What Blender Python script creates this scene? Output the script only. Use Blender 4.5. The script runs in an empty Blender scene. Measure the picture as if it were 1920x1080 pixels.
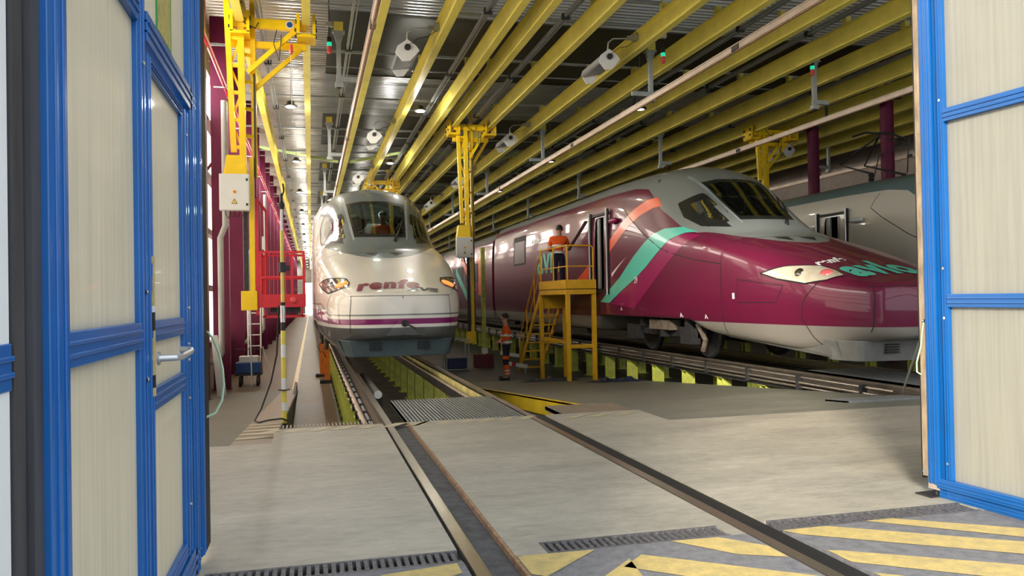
import bpy, bmesh, math, random
import numpy as np
from mathutils import Vector, Matrix, geometry
from mathutils.bvhtree import BVHTree
random.seed(7)
C = bpy.context.scene.collection
SC = bpy.context.scene
H = 1.27
# ------------------------------------------------------------------ camera
YAW, PITCH, ROLL, FPX = math.radians(14.11), math.radians(.68), math.radians(-1.01), 1500.0
cam_d = bpy.data.cameras.new('camera'); cam = bpy.data.objects.new('camera', cam_d); C.objects.link(cam)
_fw = Vector((math.sin(YAW)*math.cos(PITCH), math.cos(YAW)*math.cos(PITCH), math.sin(PITCH)))
_rt = Vector((math.cos(YAW), -math.sin(YAW), 0)); _up = _rt.cross(_fw)
_r = _rt*math.cos(ROLL) + _up*math.sin(ROLL); _u = _up*math.cos(ROLL) - _rt*math.sin(ROLL)
cam.matrix_world = Matrix(((_r.x, _u.x, -_fw.x, 0), (_r.y, _u.y, -_fw.y, 0), (_r.z, _u.z, -_fw.z, H), (0, 0, 0, 1)))
cam_d.sensor_width = 36; cam_d.lens = FPX/1920*36; cam_d.clip_start = .05; cam_d.clip_end = 600
SC.camera = cam
# ------------------------------------------------------------------ world, sun, exposure
w = bpy.data.worlds.new('sky'); SC.world = w; w.use_nodes = True
bg = w.node_tree.nodes['Background']; bg.inputs[0].default_value = (.80, .90, 1.0, 1); bg.inputs[1].default_value = 1.3
sd = bpy.data.lights.new('sun', 'SUN'); sun = bpy.data.objects.new('sun', sd); C.objects.link(sun)
sd.energy = 4.6; sd.angle = math.radians(10); sd.color = (1, .90, .74)
sun.rotation_euler = Vector((.50, .86, -.36)).to_track_quat('-Z', 'Y').to_euler()
SC.view_settings.view_transform = 'Standard'; SC.view_settings.look = 'None'
SC.view_settings.exposure = 0.75; SC.view_settings.gamma = 1; SC.view_settings.use_curve_mapping = False
SC.cycles.max_bounces = 7; SC.cycles.diffuse_bounces = 4; SC.cycles.glossy_bounces = 4
SC.cycles.transparent_max_bounces = 12; SC.cycles.sample_clamp_indirect = 6; SC.cycles.caustics_reflective = False; SC.cycles.caustics_refractive = False

# ------------------------------------------------------------------ materials
def mat(name, col, rough=.6, metal=0., var=.12, scale=3., bump=0., coat=0., dirt=None, stretch=(1, 1, 1), emit=None, spec=.5):
    m = bpy.data.materials.new(name); m.use_nodes = True; nt = m.node_tree; N = nt.nodes; L = nt.links
    b = N['Principled BSDF']; b.inputs['Roughness'].default_value = rough; b.inputs['Metallic'].default_value = metal
    b.inputs['Coat Weight'].default_value = coat; b.inputs['Coat Roughness'].default_value = .08
    b.inputs['Specular IOR Level'].default_value = spec
    tc = N.new('ShaderNodeTexCoord'); mp = N.new('ShaderNodeMapping'); mp.inputs['Scale'].default_value = stretch
    no = N.new('ShaderNodeTexNoise'); no.inputs['Scale'].default_value = scale; no.inputs['Detail'].default_value = 6; no.inputs['Roughness'].default_value = .65
    L.new(tc.outputs['Object'], mp.inputs[0]); L.new(mp.outputs[0], no.inputs['Vector'])
    rp = N.new('ShaderNodeValToRGB'); rp.color_ramp.elements[0].position = .3; rp.color_ramp.elements[1].position = .7
    c = Vector(col[:3]); d = Vector(dirt) if dirt else c*(1-2.2*var)
    rp.color_ramp.elements[0].color = (*d, 1); rp.color_ramp.elements[1].color = (*(c*(1+var)), 1)
    L.new(no.outputs['Fac'], rp.inputs[0]); L.new(rp.outputs[0], b.inputs['Base Color'])
    if bump:
        bp = N.new('ShaderNodeBump'); bp.inputs['Strength'].default_value = bump; bp.inputs['Distance'].default_value = .02
        L.new(no.outputs['Fac'], bp.inputs['Height']); L.new(bp.outputs[0], b.inputs['Normal'])
    if emit:
        b.inputs['Emission Color'].default_value = (*emit[0], 1); b.inputs['Emission Strength'].default_value = emit[1]
    return m
M = {}
M['yellow'] = mat('yellow_paint', (.92, .66, .03), .42, var=.10, scale=2)
M['beam'] = mat('beam_yellow_paint', (.88, .77, .15), .4, var=.08, scale=1.2)
M['mast'] = mat('mast_yellow_paint', (.92, .62, .0), .4, var=.06)
M['platform'] = mat('platform_yellow_paint', (.90, .50, .01), .45, var=.08)
M['postgreen'] = mat('lime_post_paint', (.68, .74, .13), .5, var=.12, scale=5, dirt=(.42, .46, .10))
M['galv'] = mat('galvanised_steel', (.42, .45, .47), .38, .7, var=.1, scale=6)
M['cond'] = mat('conductor_bar', (.66, .55, .47), .35, .5, var=.08)
M['rail'] = mat('rail_steel', (.34, .30, .26), .33, .85, var=.2, scale=5, stretch=(6, .6, 6))
M['railhead'] = mat('polished_rail_head', (.50, .44, .36), .25, .85, var=.08, scale=8, stretch=(8, .5, 1))
M['dark'] = mat('dark_steel', (.035, .035, .038), .55, .2, var=.3, scale=10)
M['black'] = mat('black_rubber', (.012, .012, .013), .6, var=.1)
M['rust'] = mat('rusty_iron', (.36, .21, .11), .7, .2, var=.3, scale=22, dirt=(.16, .10, .07))
M['groove'] = mat('groove_dirt', (.09, .09, .095), .75, var=.25, scale=14)
M['magenta'] = mat('magenta_paint', (.105, .003, .036), .5, var=.08, spec=.3)
M['red'] = mat('red_paint', (.62, .015, .03), .4, var=.08)
M['white'] = mat('white_enamel', (.80, .81, .80), .35, var=.03)
M['offwhite'] = mat('cabinet_grey_enamel', (.70, .72, .70), .4, var=.03)
M['greyplastic'] = mat('grey_pipe', (.36, .38, .38), .45, var=.06)
M['blue'] = mat('blue_frame_paint', (.004, .108, .37), .32, var=.06, coat=.2)
M['orange'] = mat('orange_fabric', (.95, .13, .01), .8, var=.08, scale=14)
M['orangepaint'] = mat('orange_paint', (.80, .22, .02), .45, var=.15)
M['navy'] = mat('navy_fabric', (.010, .012, .035), .85, var=.2, scale=14)
M['skin'] = mat('skin', (.52, .28, .19), .55, var=.05, scale=12)
M['hair'] = mat('dark_hair', (.012, .009, .008), .6, var=.3, scale=40)
M['reflect'] = mat('reflective_tape', (.78, .80, .78), .35, .1, var=.03)
M['tarp'] = mat('dark_blue_tarp', (.018, .03, .07), .6, var=.3, scale=5, bump=.5)
M['bluebox'] = mat('blue_plastic', (.01, .07, .26), .45, var=.08)
M['wood'] = mat('edge_batten_wood', (.38, .28, .18), .7, var=.25, scale=9, stretch=(2, 2, .5))
M['alu'] = mat('brushed_aluminium', (.62, .62, .62), .35, .6, var=.05)
M['brace'] = mat('pale_green_brace', (.62, .80, .38), .35, var=.05)
M['magtext'] = mat('dark_red_lettering', (.20, .006, .03), .4, var=.02)
M['teal'] = mat('turquoise_film', (.10, .62, .50), .3, var=.03, coat=.5)
M['orangefilm'] = mat('orange_film', (.90, .11, .02), .3, var=.03, coat=.5)
M['whitefilm'] = mat('white_film', (.8, .8, .8), .3, var=.02)
M['greytext'] = mat('graphite_lettering', (.05, .06, .08), .4, var=.02)
M['lamp_red'] = mat('red_lamp', (.9, .05, .03), .3, var=.02, emit=((1, .08, .03), 1.2))
M['lamp_green'] = mat('green_lamp', (.02, .5, .3), .3, var=.02, emit=((.02, .9, .5), .35))
M['lamp_off'] = mat('dull_red_lamp', (.7, .08, .08), .25, var=.05)
M['lamp_pink'] = mat('pink_red_lens', (.85, .16, .18), .15, var=.03, coat=1)
M['tail'] = mat('lit_tail_lamp', (.9, .12, .03), .25, var=.02, emit=((1, .16, .04), 1.5))
M['chrome'] = mat('chrome', (.75, .76, .8), .1, 1, var=.02)
M['bright'] = mat('daylight_opening', (.9, .95, 1), .5, var=0, emit=((1, .98, .94), 5))
M['yellowline'] = mat('yellow_floor_line', (.62, .42, .03), .4, var=.2, scale=8)
M['gasket'] = mat('grey_rubber_gasket', (.055, .055, .06), .5, var=.2, scale=3, stretch=(4, 4, .5))
M['damper'] = mat('dusty_damper', (.16, .13, .10), .6, var=.3, scale=8)
M['blind'] = mat('cream_blind', (.55, .54, .40), .7, var=.06)
M['lampdark'] = mat('smoked_headlamp_bowl', (.20, .19, .17), .15, .4, var=.35, scale=16, coat=1)
M['padyellow'] = mat('faded_yellow_strip', (.80, .70, .28), .5, var=.2, scale=4)
M['darkred'] = mat('dark_red_paint', (.16, .008, .012), .5)
M['darkblue'] = mat('dark_blue_plastic', (.008, .012, .10), .5)
M['hose'] = mat('green_yellow_hose', (.42, .60, .40), .4, var=.1)
M['hullaps'] = mat('black_yellow', (.8, .7, .05), .4)

def concrete(name, a, b, rough=.42, scale=1.2, stretch=(1, 1, 1), gloss=.5):
    m = bpy.data.materials.new(name); m.use_nodes = True; N = m.node_tree.nodes; L = m.node_tree.links
    p = N['Principled BSDF']; p.inputs['Specular IOR Level'].default_value = gloss
    tc = N.new('ShaderNodeTexCoord'); mp = N.new('ShaderNodeMapping'); mp.inputs['Scale'].default_value = stretch
    n1 = N.new('ShaderNodeTexNoise'); n1.inputs['Scale'].default_value = scale; n1.inputs['Detail'].default_value = 9; n1.inputs['Roughness'].default_value = .7
    n2 = N.new('ShaderNodeTexNoise'); n2.inputs['Scale'].default_value = scale*9; n2.inputs['Detail'].default_value = 8; n2.inputs['Roughness'].default_value = .75
    L.new(tc.outputs['Object'], mp.inputs[0]); L.new(mp.outputs[0], n1.inputs[0]); L.new(mp.outputs[0], n2.inputs[0])
    mx = N.new('ShaderNodeMath'); mx.operation = 'MULTIPLY_ADD'; mx.inputs[1].default_value = .55
    L.new(n1.outputs['Fac'], mx.inputs[0]); m2 = N.new('ShaderNodeMath'); m2.operation = 'MULTIPLY'; m2.inputs[1].default_value = .45
    L.new(n2.outputs['Fac'], m2.inputs[0]); L.new(m2.outputs[0], mx.inputs[2])
    rp = N.new('ShaderNodeValToRGB'); e = rp.color_ramp.elements; e[0].position = .40; e[1].position = .60
    e[0].color = (*b, 1); e[1].color = (*a, 1)
    L.new(mx.outputs[0], rp.inputs[0]); L.new(rp.outputs[0], p.inputs['Base Color'])
    r2 = N.new('ShaderNodeMapRange'); r2.inputs['To Min'].default_value = rough-.1; r2.inputs['To Max'].default_value = rough+.14
    L.new(n1.outputs['Fac'], r2.inputs[0]); L.new(r2.outputs[0], p.inputs['Roughness'])
    bp = N.new('ShaderNodeBump'); bp.inputs['Strength'].default_value = .12; bp.inputs['Distance'].default_value = .01
    L.new(n2.outputs['Fac'], bp.inputs['Height']); L.new(bp.outputs[0], p.inputs['Normal'])
    return m
M['slab'] = concrete('pale_concrete', (.46, .42, .345), (.29, .27, .225), .5, 1.1, (.7, 1.7, 1))
M['ramp'] = concrete('ramp_concrete', (.25, .25, .20), (.15, .155, .13), .45, .9, (.6, 1.4, 1))
M['rampleft'] = concrete('left_ramp_concrete', (.185, .18, .145), (.115, .115, .095), .5, .9, (.6, 1.4, 1), gloss=.25)
M['aisle'] = concrete('polished_floor', (.19, .135, .09), (.12, .09, .065), .42, .5, gloss=.15)
M['strip'] = concrete('pinkish_edge_concrete', (.33, .26, .20), (.24, .20, .155), .5, 3)
M['pitwall'] = concrete('grey_pit_concrete', (.20, .20, .19), (.10, .10, .10), .7, 2, (1, 1, .4))
M['asphalt'] = concrete('grey_asphalt', (.23, .225, .235), (.12, .12, .13), .7, 16)
M['hazard'] = concrete('worn_yellow_paint', (.66, .49, .17), (.40, .32, .15), .6, 14)
M['plaster'] = concrete('dark_plaster', (.30, .28, .26), (.22, .21, .2), .7, 1)
M['beige'] = concrete('beige_sheet', (.50, .42, .36), (.36, .30, .26), .5, .5)

def metal_deck(name, col, rough, rib=0.):
    m = bpy.data.materials.new(name); m.use_nodes = True; N = m.node_tree.nodes; L = m.node_tree.links
    p = N['Principled BSDF']; p.inputs['Metallic'].default_value = .85; p.inputs['Roughness'].default_value = rough
    tc = N.new('ShaderNodeTexCoord'); n1 = N.new('ShaderNodeTexNoise'); n1.inputs['Scale'].default_value = .8; n1.inputs['Detail'].default_value = 5
    L.new(tc.outputs['Object'], n1.inputs[0]); rp = N.new('ShaderNodeValToRGB')
    rp.color_ramp.elements[0].color = (*(Vector(col)*.75), 1); rp.color_ramp.elements[1].color = (*(Vector(col)*1.2), 1)
    L.new(n1.outputs['Fac'], rp.inputs[0]); L.new(rp.outputs[0], p.inputs['Base Color'])
    if rib:
        wv = N.new('ShaderNodeTexWave'); wv.bands_direction = 'Y'; wv.inputs['Scale'].default_value = rib; wv.wave_profile = 'SIN'
        L.new(tc.outputs['Object'], wv.inputs[0]); bp = N.new('ShaderNodeBump'); bp.inputs['Strength'].default_value = .25; bp.inputs['Distance'].default_value = .02
        L.new(wv.outputs['Fac'], bp.inputs['Height']); L.new(bp.outputs[0], p.inputs['Normal'])
    return m
M['deck'] = metal_deck('corrugated_deck', (.42, .44, .45), .3)
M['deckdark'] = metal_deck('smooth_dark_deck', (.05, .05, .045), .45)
M['decklight'] = metal_deck('light_deck', (.44, .42, .37), .3, 1.2)

def translucent(name, col, scale_x=1., tr=.55, ribs=40.):
    m = bpy.data.materials.new(name); m.use_nodes = True; N = m.node_tree.nodes; L = m.node_tree.links
    p = N['Principled BSDF']; p.inputs['Roughness'].default_value = .3; p.inputs['Coat Weight'].default_value = .3
    tc = N.new('ShaderNodeTexCoord'); mp = N.new('ShaderNodeMapping'); mp.inputs['Scale'].default_value = (1, 14, .35)
    n = N.new('ShaderNodeTexNoise'); n.inputs['Scale'].default_value = 3; n.inputs['Detail'].default_value = 7
    L.new(tc.outputs['Object'], mp.inputs[0]); L.new(mp.outputs[0], n.inputs[0])
    wv = N.new('ShaderNodeTexWave'); wv.bands_direction = 'Y'; wv.inputs['Scale'].default_value = ribs
    L.new(tc.outputs['Object'], wv.inputs[0])
    ad = N.new('ShaderNodeMath'); ad.operation = 'MULTIPLY_ADD'; ad.inputs[1].default_value = .3; L.new(wv.outputs['Fac'], ad.inputs[0]); L.new(n.outputs['Fac'], ad.inputs[2])
    rp = N.new('ShaderNodeValToRGB'); rp.color_ramp.elements[0].position = .4; rp.color_ramp.elements[1].position = .85
    rp.color_ramp.elements[0].color = (*(Vector(col)*.82), 1); rp.color_ramp.elements[1].color = (*col, 1)
    L.new(ad.outputs[0], rp.inputs[0]); L.new(rp.outputs[0], p.inputs['Base Color'])
    t = N.new('ShaderNodeBsdfTranslucent'); L.new(rp.outputs[0], t.inputs[0])
    mx = N.new('ShaderNodeMixShader'); mx.inputs[0].default_value = tr; L.new(p.outputs[0], mx.inputs[1]); L.new(t.outputs[0], mx.inputs[2])
    L.new(mx.outputs[0], N['Material Output'].inputs[0])
    bp = N.new('ShaderNodeBump'); bp.inputs['Strength'].default_value = .3; bp.inputs['Distance'].default_value = .004
    L.new(wv.outputs['Fac'], bp.inputs['Height']); L.new(bp.outputs[0], p.inputs['Normal'])
    return m
M['poly'] = translucent('fluted_polycarbonate', (.65, .625, .54))
M['frontfill'] = mat('front_fill_panel', (.75, .78, .8), .5, var=.05, scale=2, emit=((.92, .96, 1.0), 1.0))  # glowing panel added as soft fill from the front
M['clerestory'] = mat('daylit_clerestory', (.85, .85, .8), .5, var=.2, scale=3, stretch=(1, 3, 1), emit=((1, .95, .86), 5))
M['window'] = mat('daylit_translucent_window', (.8, .75, .66), .5, var=.05, scale=2, emit=((1, .86, .68), 1.15))

def glass(name, tint, alpha, rough=.03):
    m = bpy.data.materials.new(name); m.use_nodes = True; N = m.node_tree.nodes; L = m.node_tree.links
    N.remove(N['Principled BSDF']); tr = N.new('ShaderNodeBsdfTransparent'); tr.inputs[0].default_value = (*tint, 1)
    gl = N.new('ShaderNodeBsdfGlossy'); gl.inputs['Roughness'].default_value = rough; gl.inputs[0].default_value = (.9, .95, .95, 1)
    fr = N.new('ShaderNodeFresnel'); fr.inputs[0].default_value = 1.5
    ad = N.new('ShaderNodeMath'); ad.operation = 'ADD'; ad.inputs[1].default_value = alpha; L.new(fr.outputs[0], ad.inputs[0])
    mx = N.new('ShaderNodeMixShader'); L.new(ad.outputs[0], mx.inputs[0]); L.new(tr.outputs[0], mx.inputs[1]); L.new(gl.outputs[0], mx.inputs[2])
    L.new(mx.outputs[0], N['Material Output'].inputs[0]); return m
M['glass'] = glass('tinted_glass', (.45, .55, .48), .10)
M['clear'] = glass('clear_lamp_glass', (.9, .9, .88), .08)

# ------------------------------------------------------------------ mesh helpers
class MB:
    def __init__(s): s.v = []; s.f = []; s.mi = []; s.mats = []; s.cur = 0
    def m(s, key):
        if key not in s.mats: s.mats.append(key)
        s.cur = s.mats.index(key); return s
    def add(s, vs, fs):
        o = len(s.v); s.v += [tuple(v) for v in vs]; s.f += [tuple(o+i for i in f) for f in fs]; s.mi += [s.cur]*len(fs); return s
    def box(s, x0, x1, y0, y1, z0, z1):
        vs = [(x, y, z) for x in (x0, x1) for y in (y0, y1) for z in (z0, z1)]
        return s.add(vs, [(0, 1, 3, 2), (4, 6, 7, 5), (0, 4, 5, 1), (2, 3, 7, 6), (0, 2, 6, 4), (1, 5, 7, 3)])
    def bar(s, p, q, a, b=None, up=(0, 0, 1)):
        p, q = Vector(p), Vector(q); b = b or a; d = (q-p).normalized(); u = Vector(up)
        if abs(d.dot(u)) > .95: u = Vector((0, 1, 0))
        x = d.cross(u).normalized()*a/2; y = x.cross(d).normalized()*b/2
        vs = [p-x-y, p+x-y, p+x+y, p-x+y, q-x-y, q+x-y, q+x+y, q-x+y]
        return s.add(vs, [(3, 2, 1, 0), (4, 5, 6, 7), (0, 1, 5, 4), (1, 2, 6, 5), (2, 3, 7, 6), (3, 0, 4, 7)])
    def tube(s, pts, r, n=8, cap=True, r2=None):
        pts = [Vector(p) for p in pts]; rings = []; prev = None
        for i, p in enumerate(pts):
            d = (pts[min(i+1, len(pts)-1)]-pts[max(i-1, 0)]).normalized()
            u = prev if prev is not None else (Vector((0, 0, 1)) if abs(d.z) < .9 else Vector((1, 0, 0)))
            x = (u - d*u.dot(d)).normalized(); y = d.cross(x); prev = x
            rr = r if r2 is None else r+(r2-r)*i/(len(pts)-1)
            rings.append([p + x*rr*math.cos(2*math.pi*k/n) + y*rr*math.sin(2*math.pi*k/n) for k in range(n)])
        vs = [v for R in rings for v in R]; fs = []
        for i in range(len(rings)-1):
            for k in range(n): fs.append((i*n+k, i*n+(k+1) % n, (i+1)*n+(k+1) % n, (i+1)*n+k))
        if cap: fs.append(tuple(range(n-1, -1, -1))); fs.append(tuple((len(rings)-1)*n+k for k in range(n)))
        return s.add(vs, fs)
    def lathe(s, prof, c=(0, 0, 0), axis='z', n=20):
        vs = []
        for r, h in prof:
            for k in range(n):
                a = 2*math.pi*k/n; p = (r*math.cos(a), r*math.sin(a), h)
                if axis == 'x': p = (p[2], p[0], p[1])
                if axis == 'y': p = (p[0], p[2], p[1])
                vs.append((p[0]+c[0], p[1]+c[1], p[2]+c[2]))
        fs = [(i*n+k, i*n+(k+1) % n, (i+1)*n+(k+1) % n, (i+1)*n+k) for i in range(len(prof)-1) for k in range(n)]
        fs += [tuple(range(n)), tuple((len(prof)-1)*n+k for k in range(n))]
        return s.add(vs, fs)
    def prism(s, poly, axis, a, b):
        n = len(poly)
        def P(u, v, t): return {'x': (t, u, v), 'y': (u, t, v), 'z': (u, v, t)}[axis]
        vs = [P(u, v, a) for u, v in poly] + [P(u, v, b) for u, v in poly]
        fs = [tuple(range(n)), tuple(range(2*n-1, n-1, -1))] + [(i, (i+1) % n, n+(i+1) % n, n+i) for i in range(n)]
        return s.add(vs, fs)
    def build(s, name, parent=None, mats=None, smooth=False, bevel=0., loc=None):
        me = bpy.data.meshes.new(name); me.from_pydata(s.v, [], s.f)
        for k in (mats or s.mats): me.materials.append(M[k] if isinstance(k, str) else k)
        for p, i in zip(me.polygons, s.mi): p.material_index = i
        bm = bmesh.new(); bm.from_mesh(me); bmesh.ops.recalc_face_normals(bm, faces=bm.faces); bm.to_mesh(me); bm.free()
        o = bpy.data.objects.new(name, me); C.objects.link(o)
        if parent: o.parent = parent
        if loc: o.location = loc
        if smooth: smooth_by_angle(o)
        if bevel:
            b = o.modifiers.new('bevel', 'BEVEL'); b.width = bevel; b.segments = 2; b.limit_method = 'ANGLE'
        return o
def smooth_by_angle(o, ang=40):
    me = o.data; me.polygons.foreach_set('use_smooth', [True]*len(me.polygons))
    try: me.set_sharp_from_angle(angle=math.radians(ang))
    except Exception: pass
def tag(o, label=None, cat=None, group=None, kind=None):
    if label: o['label'] = label
    if cat: o['category'] = cat
    if group: o['group'] = group
    if kind: o['kind'] = kind
    return o
def thing(name, loc, label, cat, group=None, rz=0):
    o = bpy.data.objects.new(name, None); C.objects.link(o); o.location = loc; o.rotation_euler.z = rz; o.empty_display_size = .2
    return tag(o, label, cat, group)
def copy_tree(o, parent=None):
    c = o.copy(); C.objects.link(c); c.parent = parent
    for ch in list(o.children): copy_tree(ch, c)
    return c
def repeat(o, locs):
    o.location = locs[0]
    for l in locs[1:]:
        c = o.copy(); C.objects.link(c); c.parent = o.parent; c.location = l
def ibeam(mb, x, z0, z1, y0, y1, wd=.2, tf=.03, tw=.03):
    mb.box(x-wd/2, x+wd/2, y0, y1, z0, z0+tf); mb.box(x-wd/2, x+wd/2, y0, y1, z1-tf, z1); mb.box(x-tw/2, x+tw/2, y0, y1, z0+tf, z1-tf)
# ------------------------------------------------------------------ THE SETTING
def struct(mb, name, **k): return tag(mb.build(name, **k), kind='structure')
ZL = -.95; RY0, RY1 = 7.5, 20.8
def rampz(y): return 0 if y < RY0 else (ZL if y > RY1 else ZL*(y-RY0)/(RY1-RY0))
XR = [0.75, 2.26, 7.6, 9.12, 13.75, 15.25]           # rail axes
# foreground slab inside the threshold, cut by the rail grooves
mb = MB().m('slab')
for x0, x1 in ((-.36, .695), (.955, 2.215), (2.43, 3.5), (7.38, 7.55), (7.8, 9.0), (9.3, 30)): mb.box(x0, x1, 4.0, 8.3, -.3, 0)
mb.box(-6, -.36, 4.0, 7.5, -.3, 0); mb.box(3.5, 7.38, 4.0, 7.5, -.3, 0)
struct(mb, 'floor')
mb = MB().m('groove')
for x0, x1 in ((.695, .955), (2.215, 2.43), (7.55, 7.8), (9.0, 9.3)): mb.box(x0, x1, -30, 8.3, -.35, -.045)
struct(mb, 'floor')
mb = MB().m('asphalt')
for x0, x1 in ((-30, .695), (.955, 2.215), (2.43, 7.55), (7.8, 9.0), (9.3, 45)): mb.box(x0, x1, -30, 3.82, -.3, 0)
struct(mb, 'floor')
# ramps down either side of the track
for x0, x1, k in ((-6, -.72, 'rampleft'), (-.72, -.36, 'strip'), (3.5, 7.38, 'ramp')):
    mb = MB().m(k).prism([(RY0, 0), (RY1, ZL), (RY1, ZL-.3), (RY0, ZL-.3)], 'x', x0, x1)
    struct(mb, 'floor')
mb = MB().m('aisle').box(-6, -.36, RY1, 152, ZL-.2, ZL)
mb.m('aisle').box(-.36, .45, 8.3, 152, ZL-.2, ZL)
struct(mb, 'floor')
M['lowfloor'] = concrete('dark_green_floor', (.075, .085, .08), (.045, .052, .05), .4, .8)
mb = MB().m('lowfloor').box(2.6, 3.5, 8.3, 152, ZL-.2, ZL).box(3.5, 7.38, RY1, 152, ZL-.2, ZL).box(7.38, 30, 8.3, 152, ZL-.2, ZL)
struct(mb, 'floor')
mb = MB().m('pitwall').box(.45, 2.6, 8.3, 152, -1.32, -1.12).box(.45, .5, 8.3, 152, -1.2, ZL).box(2.55, 2.6, 8.3, 152, -1.2, ZL)
mb.box(-.42, -.365, 8.3, RY1, ZL, -.75)
struct(mb, 'wall_pit')
mb = MB().m('pitwall').box(-.36, 3.5, 8.2, 8.3, -1.3, -.3).box(7.38, 30, 8.2, 8.3, -1.3, -.3)
struct(mb, 'wall_threshold')
# ramp flanks with the yellow border on the right one
mb = MB().m('pitwall').prism([(8.3, -.06), (RY1, ZL-.01), (RY1, ZL-.1), (8.3, ZL-.1)], 'x', 3.485, 3.5)
mb.prism([(8.3, -.06), (RY1, ZL-.01), (RY1, ZL-.1), (8.3, ZL-.1)], 'x', -.36, -.345)
mb.prism([(8.3, -.06), (RY1, ZL-.01), (RY1, ZL-.1), (8.3, ZL-.1)], 'x', 7.38, 7.395)
struct(mb, 'trim_1')
mb = MB().m('yellow').prism([(8.3, rampz(8.3)+.004), (RY1, ZL+.004), (RY1, ZL-.16), (15, rampz(15)-.22), (8.3, rampz(8.3)-.26)], 'x', 3.462, 3.484)
mb.prism([(8.3, rampz(8.3)+.004), (RY1, ZL+.004), (RY1, ZL-.02), (8.3, rampz(8.3)-.02)], 'x', 3.462, 3.56)
struct(mb, 'trim_2')
# painted marks
def marks(polys, key, z=.003, name='trim_3'):
    mb = MB().m(key)
    for P in polys:
        mb.add([(x, y, z if not callable(z) else z(y)) for x, y in P], [tuple(range(len(P)))])
    return struct(mb, name)
marks([[(2.95, 3.83), (3.12, 3.83), (3.95, 3.24), (3.8, 3.09)], [(2.42, 3.81), (2.69, 3.81), (3.46, 3.27), (3.30, 3.12), (2.47, 3.72)],
       [(2.44, 3.45), (2.50, 3.43), (3.16, 3.0), (3.0, 2.84), (2.44, 3.27)], [(1.78, 3.815), (2.04, 3.80), (2.205, 3.60), (2.205, 3.42), (1.99, 3.53)],
       [(1.55, 3.66), (2.2, 3.14), (2.2, 2.8), (1.40, 3.52)], [(1.0, 3.815), (1.36, 3.80), (1.02, 3.50), (.96, 3.55), (.96, 3.80)],
       [(1.47, 3.62), (1.2, 3.36), (1.43, 3.34)], [(.30, 3.74), (.66, 3.80), (.66, 3.66), (.3, 3.45), (.05, 3.42)], [(2.44, 3.12), (2.8, 2.84), (2.6, 2.7), (2.44, 2.8)]], 'hazard', .003, 'trim_3')
st = []
for k in range(7):                                     # faint slanting stripes along the pit edge
    x = -.55+k*.24; st.append([(x, 8.05), (x+.13, 8.05), (x+.30, 8.28), (x+.17, 8.28)])
for k in range(6):
    x = .98+k*.22; st.append([(x, 8.05), (x+.1, 8.05), (x+.24, 8.28), (x+.14, 8.28)])
for k in range(5):
    x = 2.55+k*.26; st.append([(x, 7.95), (x+.12, 7.95), (x+.36, 8.2), (x+.24, 8.2)])
for k in range(6):
    x = 5.3+k*.5; st.append([(x, 7.9), (x+.22, 7.9), (x+.5, 8.2), (x+.28, 8.2)])
fade = concrete('faded_yellow_marks', (.56, .48, .30), (.40, .36, .26), .5, 7); M['fade'] = fade
marks([s for s in st if s[0][0] < 3.3], 'fade', .003, 'trim_4')
mb = MB().m('fade')
for k in range(5):
    y = 8.0+k*.42
    P = [(-.72, y), (-.36, y+.05), (-.36, y+.22), (-.72, y+.17)]
    mb.add([(x, yy, rampz(yy)+.004) for x, yy in P], [(0, 1, 2, 3)])
struct(mb, 'trim_5')
marks([[(-.50, 20.9), (-.38, 20.9), (-.38, 140), (-.50, 140)]], 'yellowline', ZL+.004, 'trim_6')
# left wall: plinth, cream daylit panels between girts
mb = MB().m('plaster').box(-2.75, -2.6, 4.2, 152, -1.2, .2).box(-2.75, -2.6, 4.2, 152, 7.45, 9); struct(mb, 'wall_left')
n = 1
for y0 in np.arange(8.0, 150, 4.7):
    for z0 in (.2, 1.65, 3.1, 4.55, 6.0):
        mb = MB().m('window' if z0 < 5.9 else 'clerestory').box(-2.72, -2.68, y0, y0+4.7, z0+.06, z0+1.4); struct(mb, 'window_%d' % n); n += 1
mb = MB().m('magenta')
for z0 in (.2, 1.65, 3.1, 4.55, 6.0): mb.box(-2.66, -2.5, 4.3, 150, z0-.07, z0+.07)
struct(mb, 'trim_7')
# right wall, far wall with its daylight doorway, front wall, outer roof
mb = MB().m('beige').box(24, 24.2, 4.2, 152, -1.2, 9); struct(mb, 'wall_right')
mb = MB().m('plaster').box(-3, -1.0, 151, 151.3, -1.2, 9).box(2.9, 24, 151, 151.3, -1.2, 9).box(-1.0, 2.9, 151, 151.3, 4.6, 9); struct(mb, 'wall_back')
mb = MB().m('bright').box(-1.0, 2.9, 151.3, 151.35, -1.2, 4.6); struct(mb, 'window_900')
mb = MB().m('plaster').box(-8, -.62, 4.3, 4.5, -.3, 9.5).box(3.95, 26, 4.3, 4.5, -.3, 9.5).box(-.62, 3.95, 4.3, 4.5, 6.2, 9.5); struct(mb, 'wall_front')
for i, (x0, x1) in enumerate(((5.2, 11.2), (12.0, 18.0), (18.6, 24))):
    for z0, z1 in ((.9, 2.2), (2.4, 3.9), (4.1, 6.1), (6.5, 8.3)):
        struct(MB().m('frontfill').box(x0, x1, 4.52, 4.54, z0, z1), 'window_%d' % (901+i*4+int(z0)))  # unseen windows added as fill for the beams and background train
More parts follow.
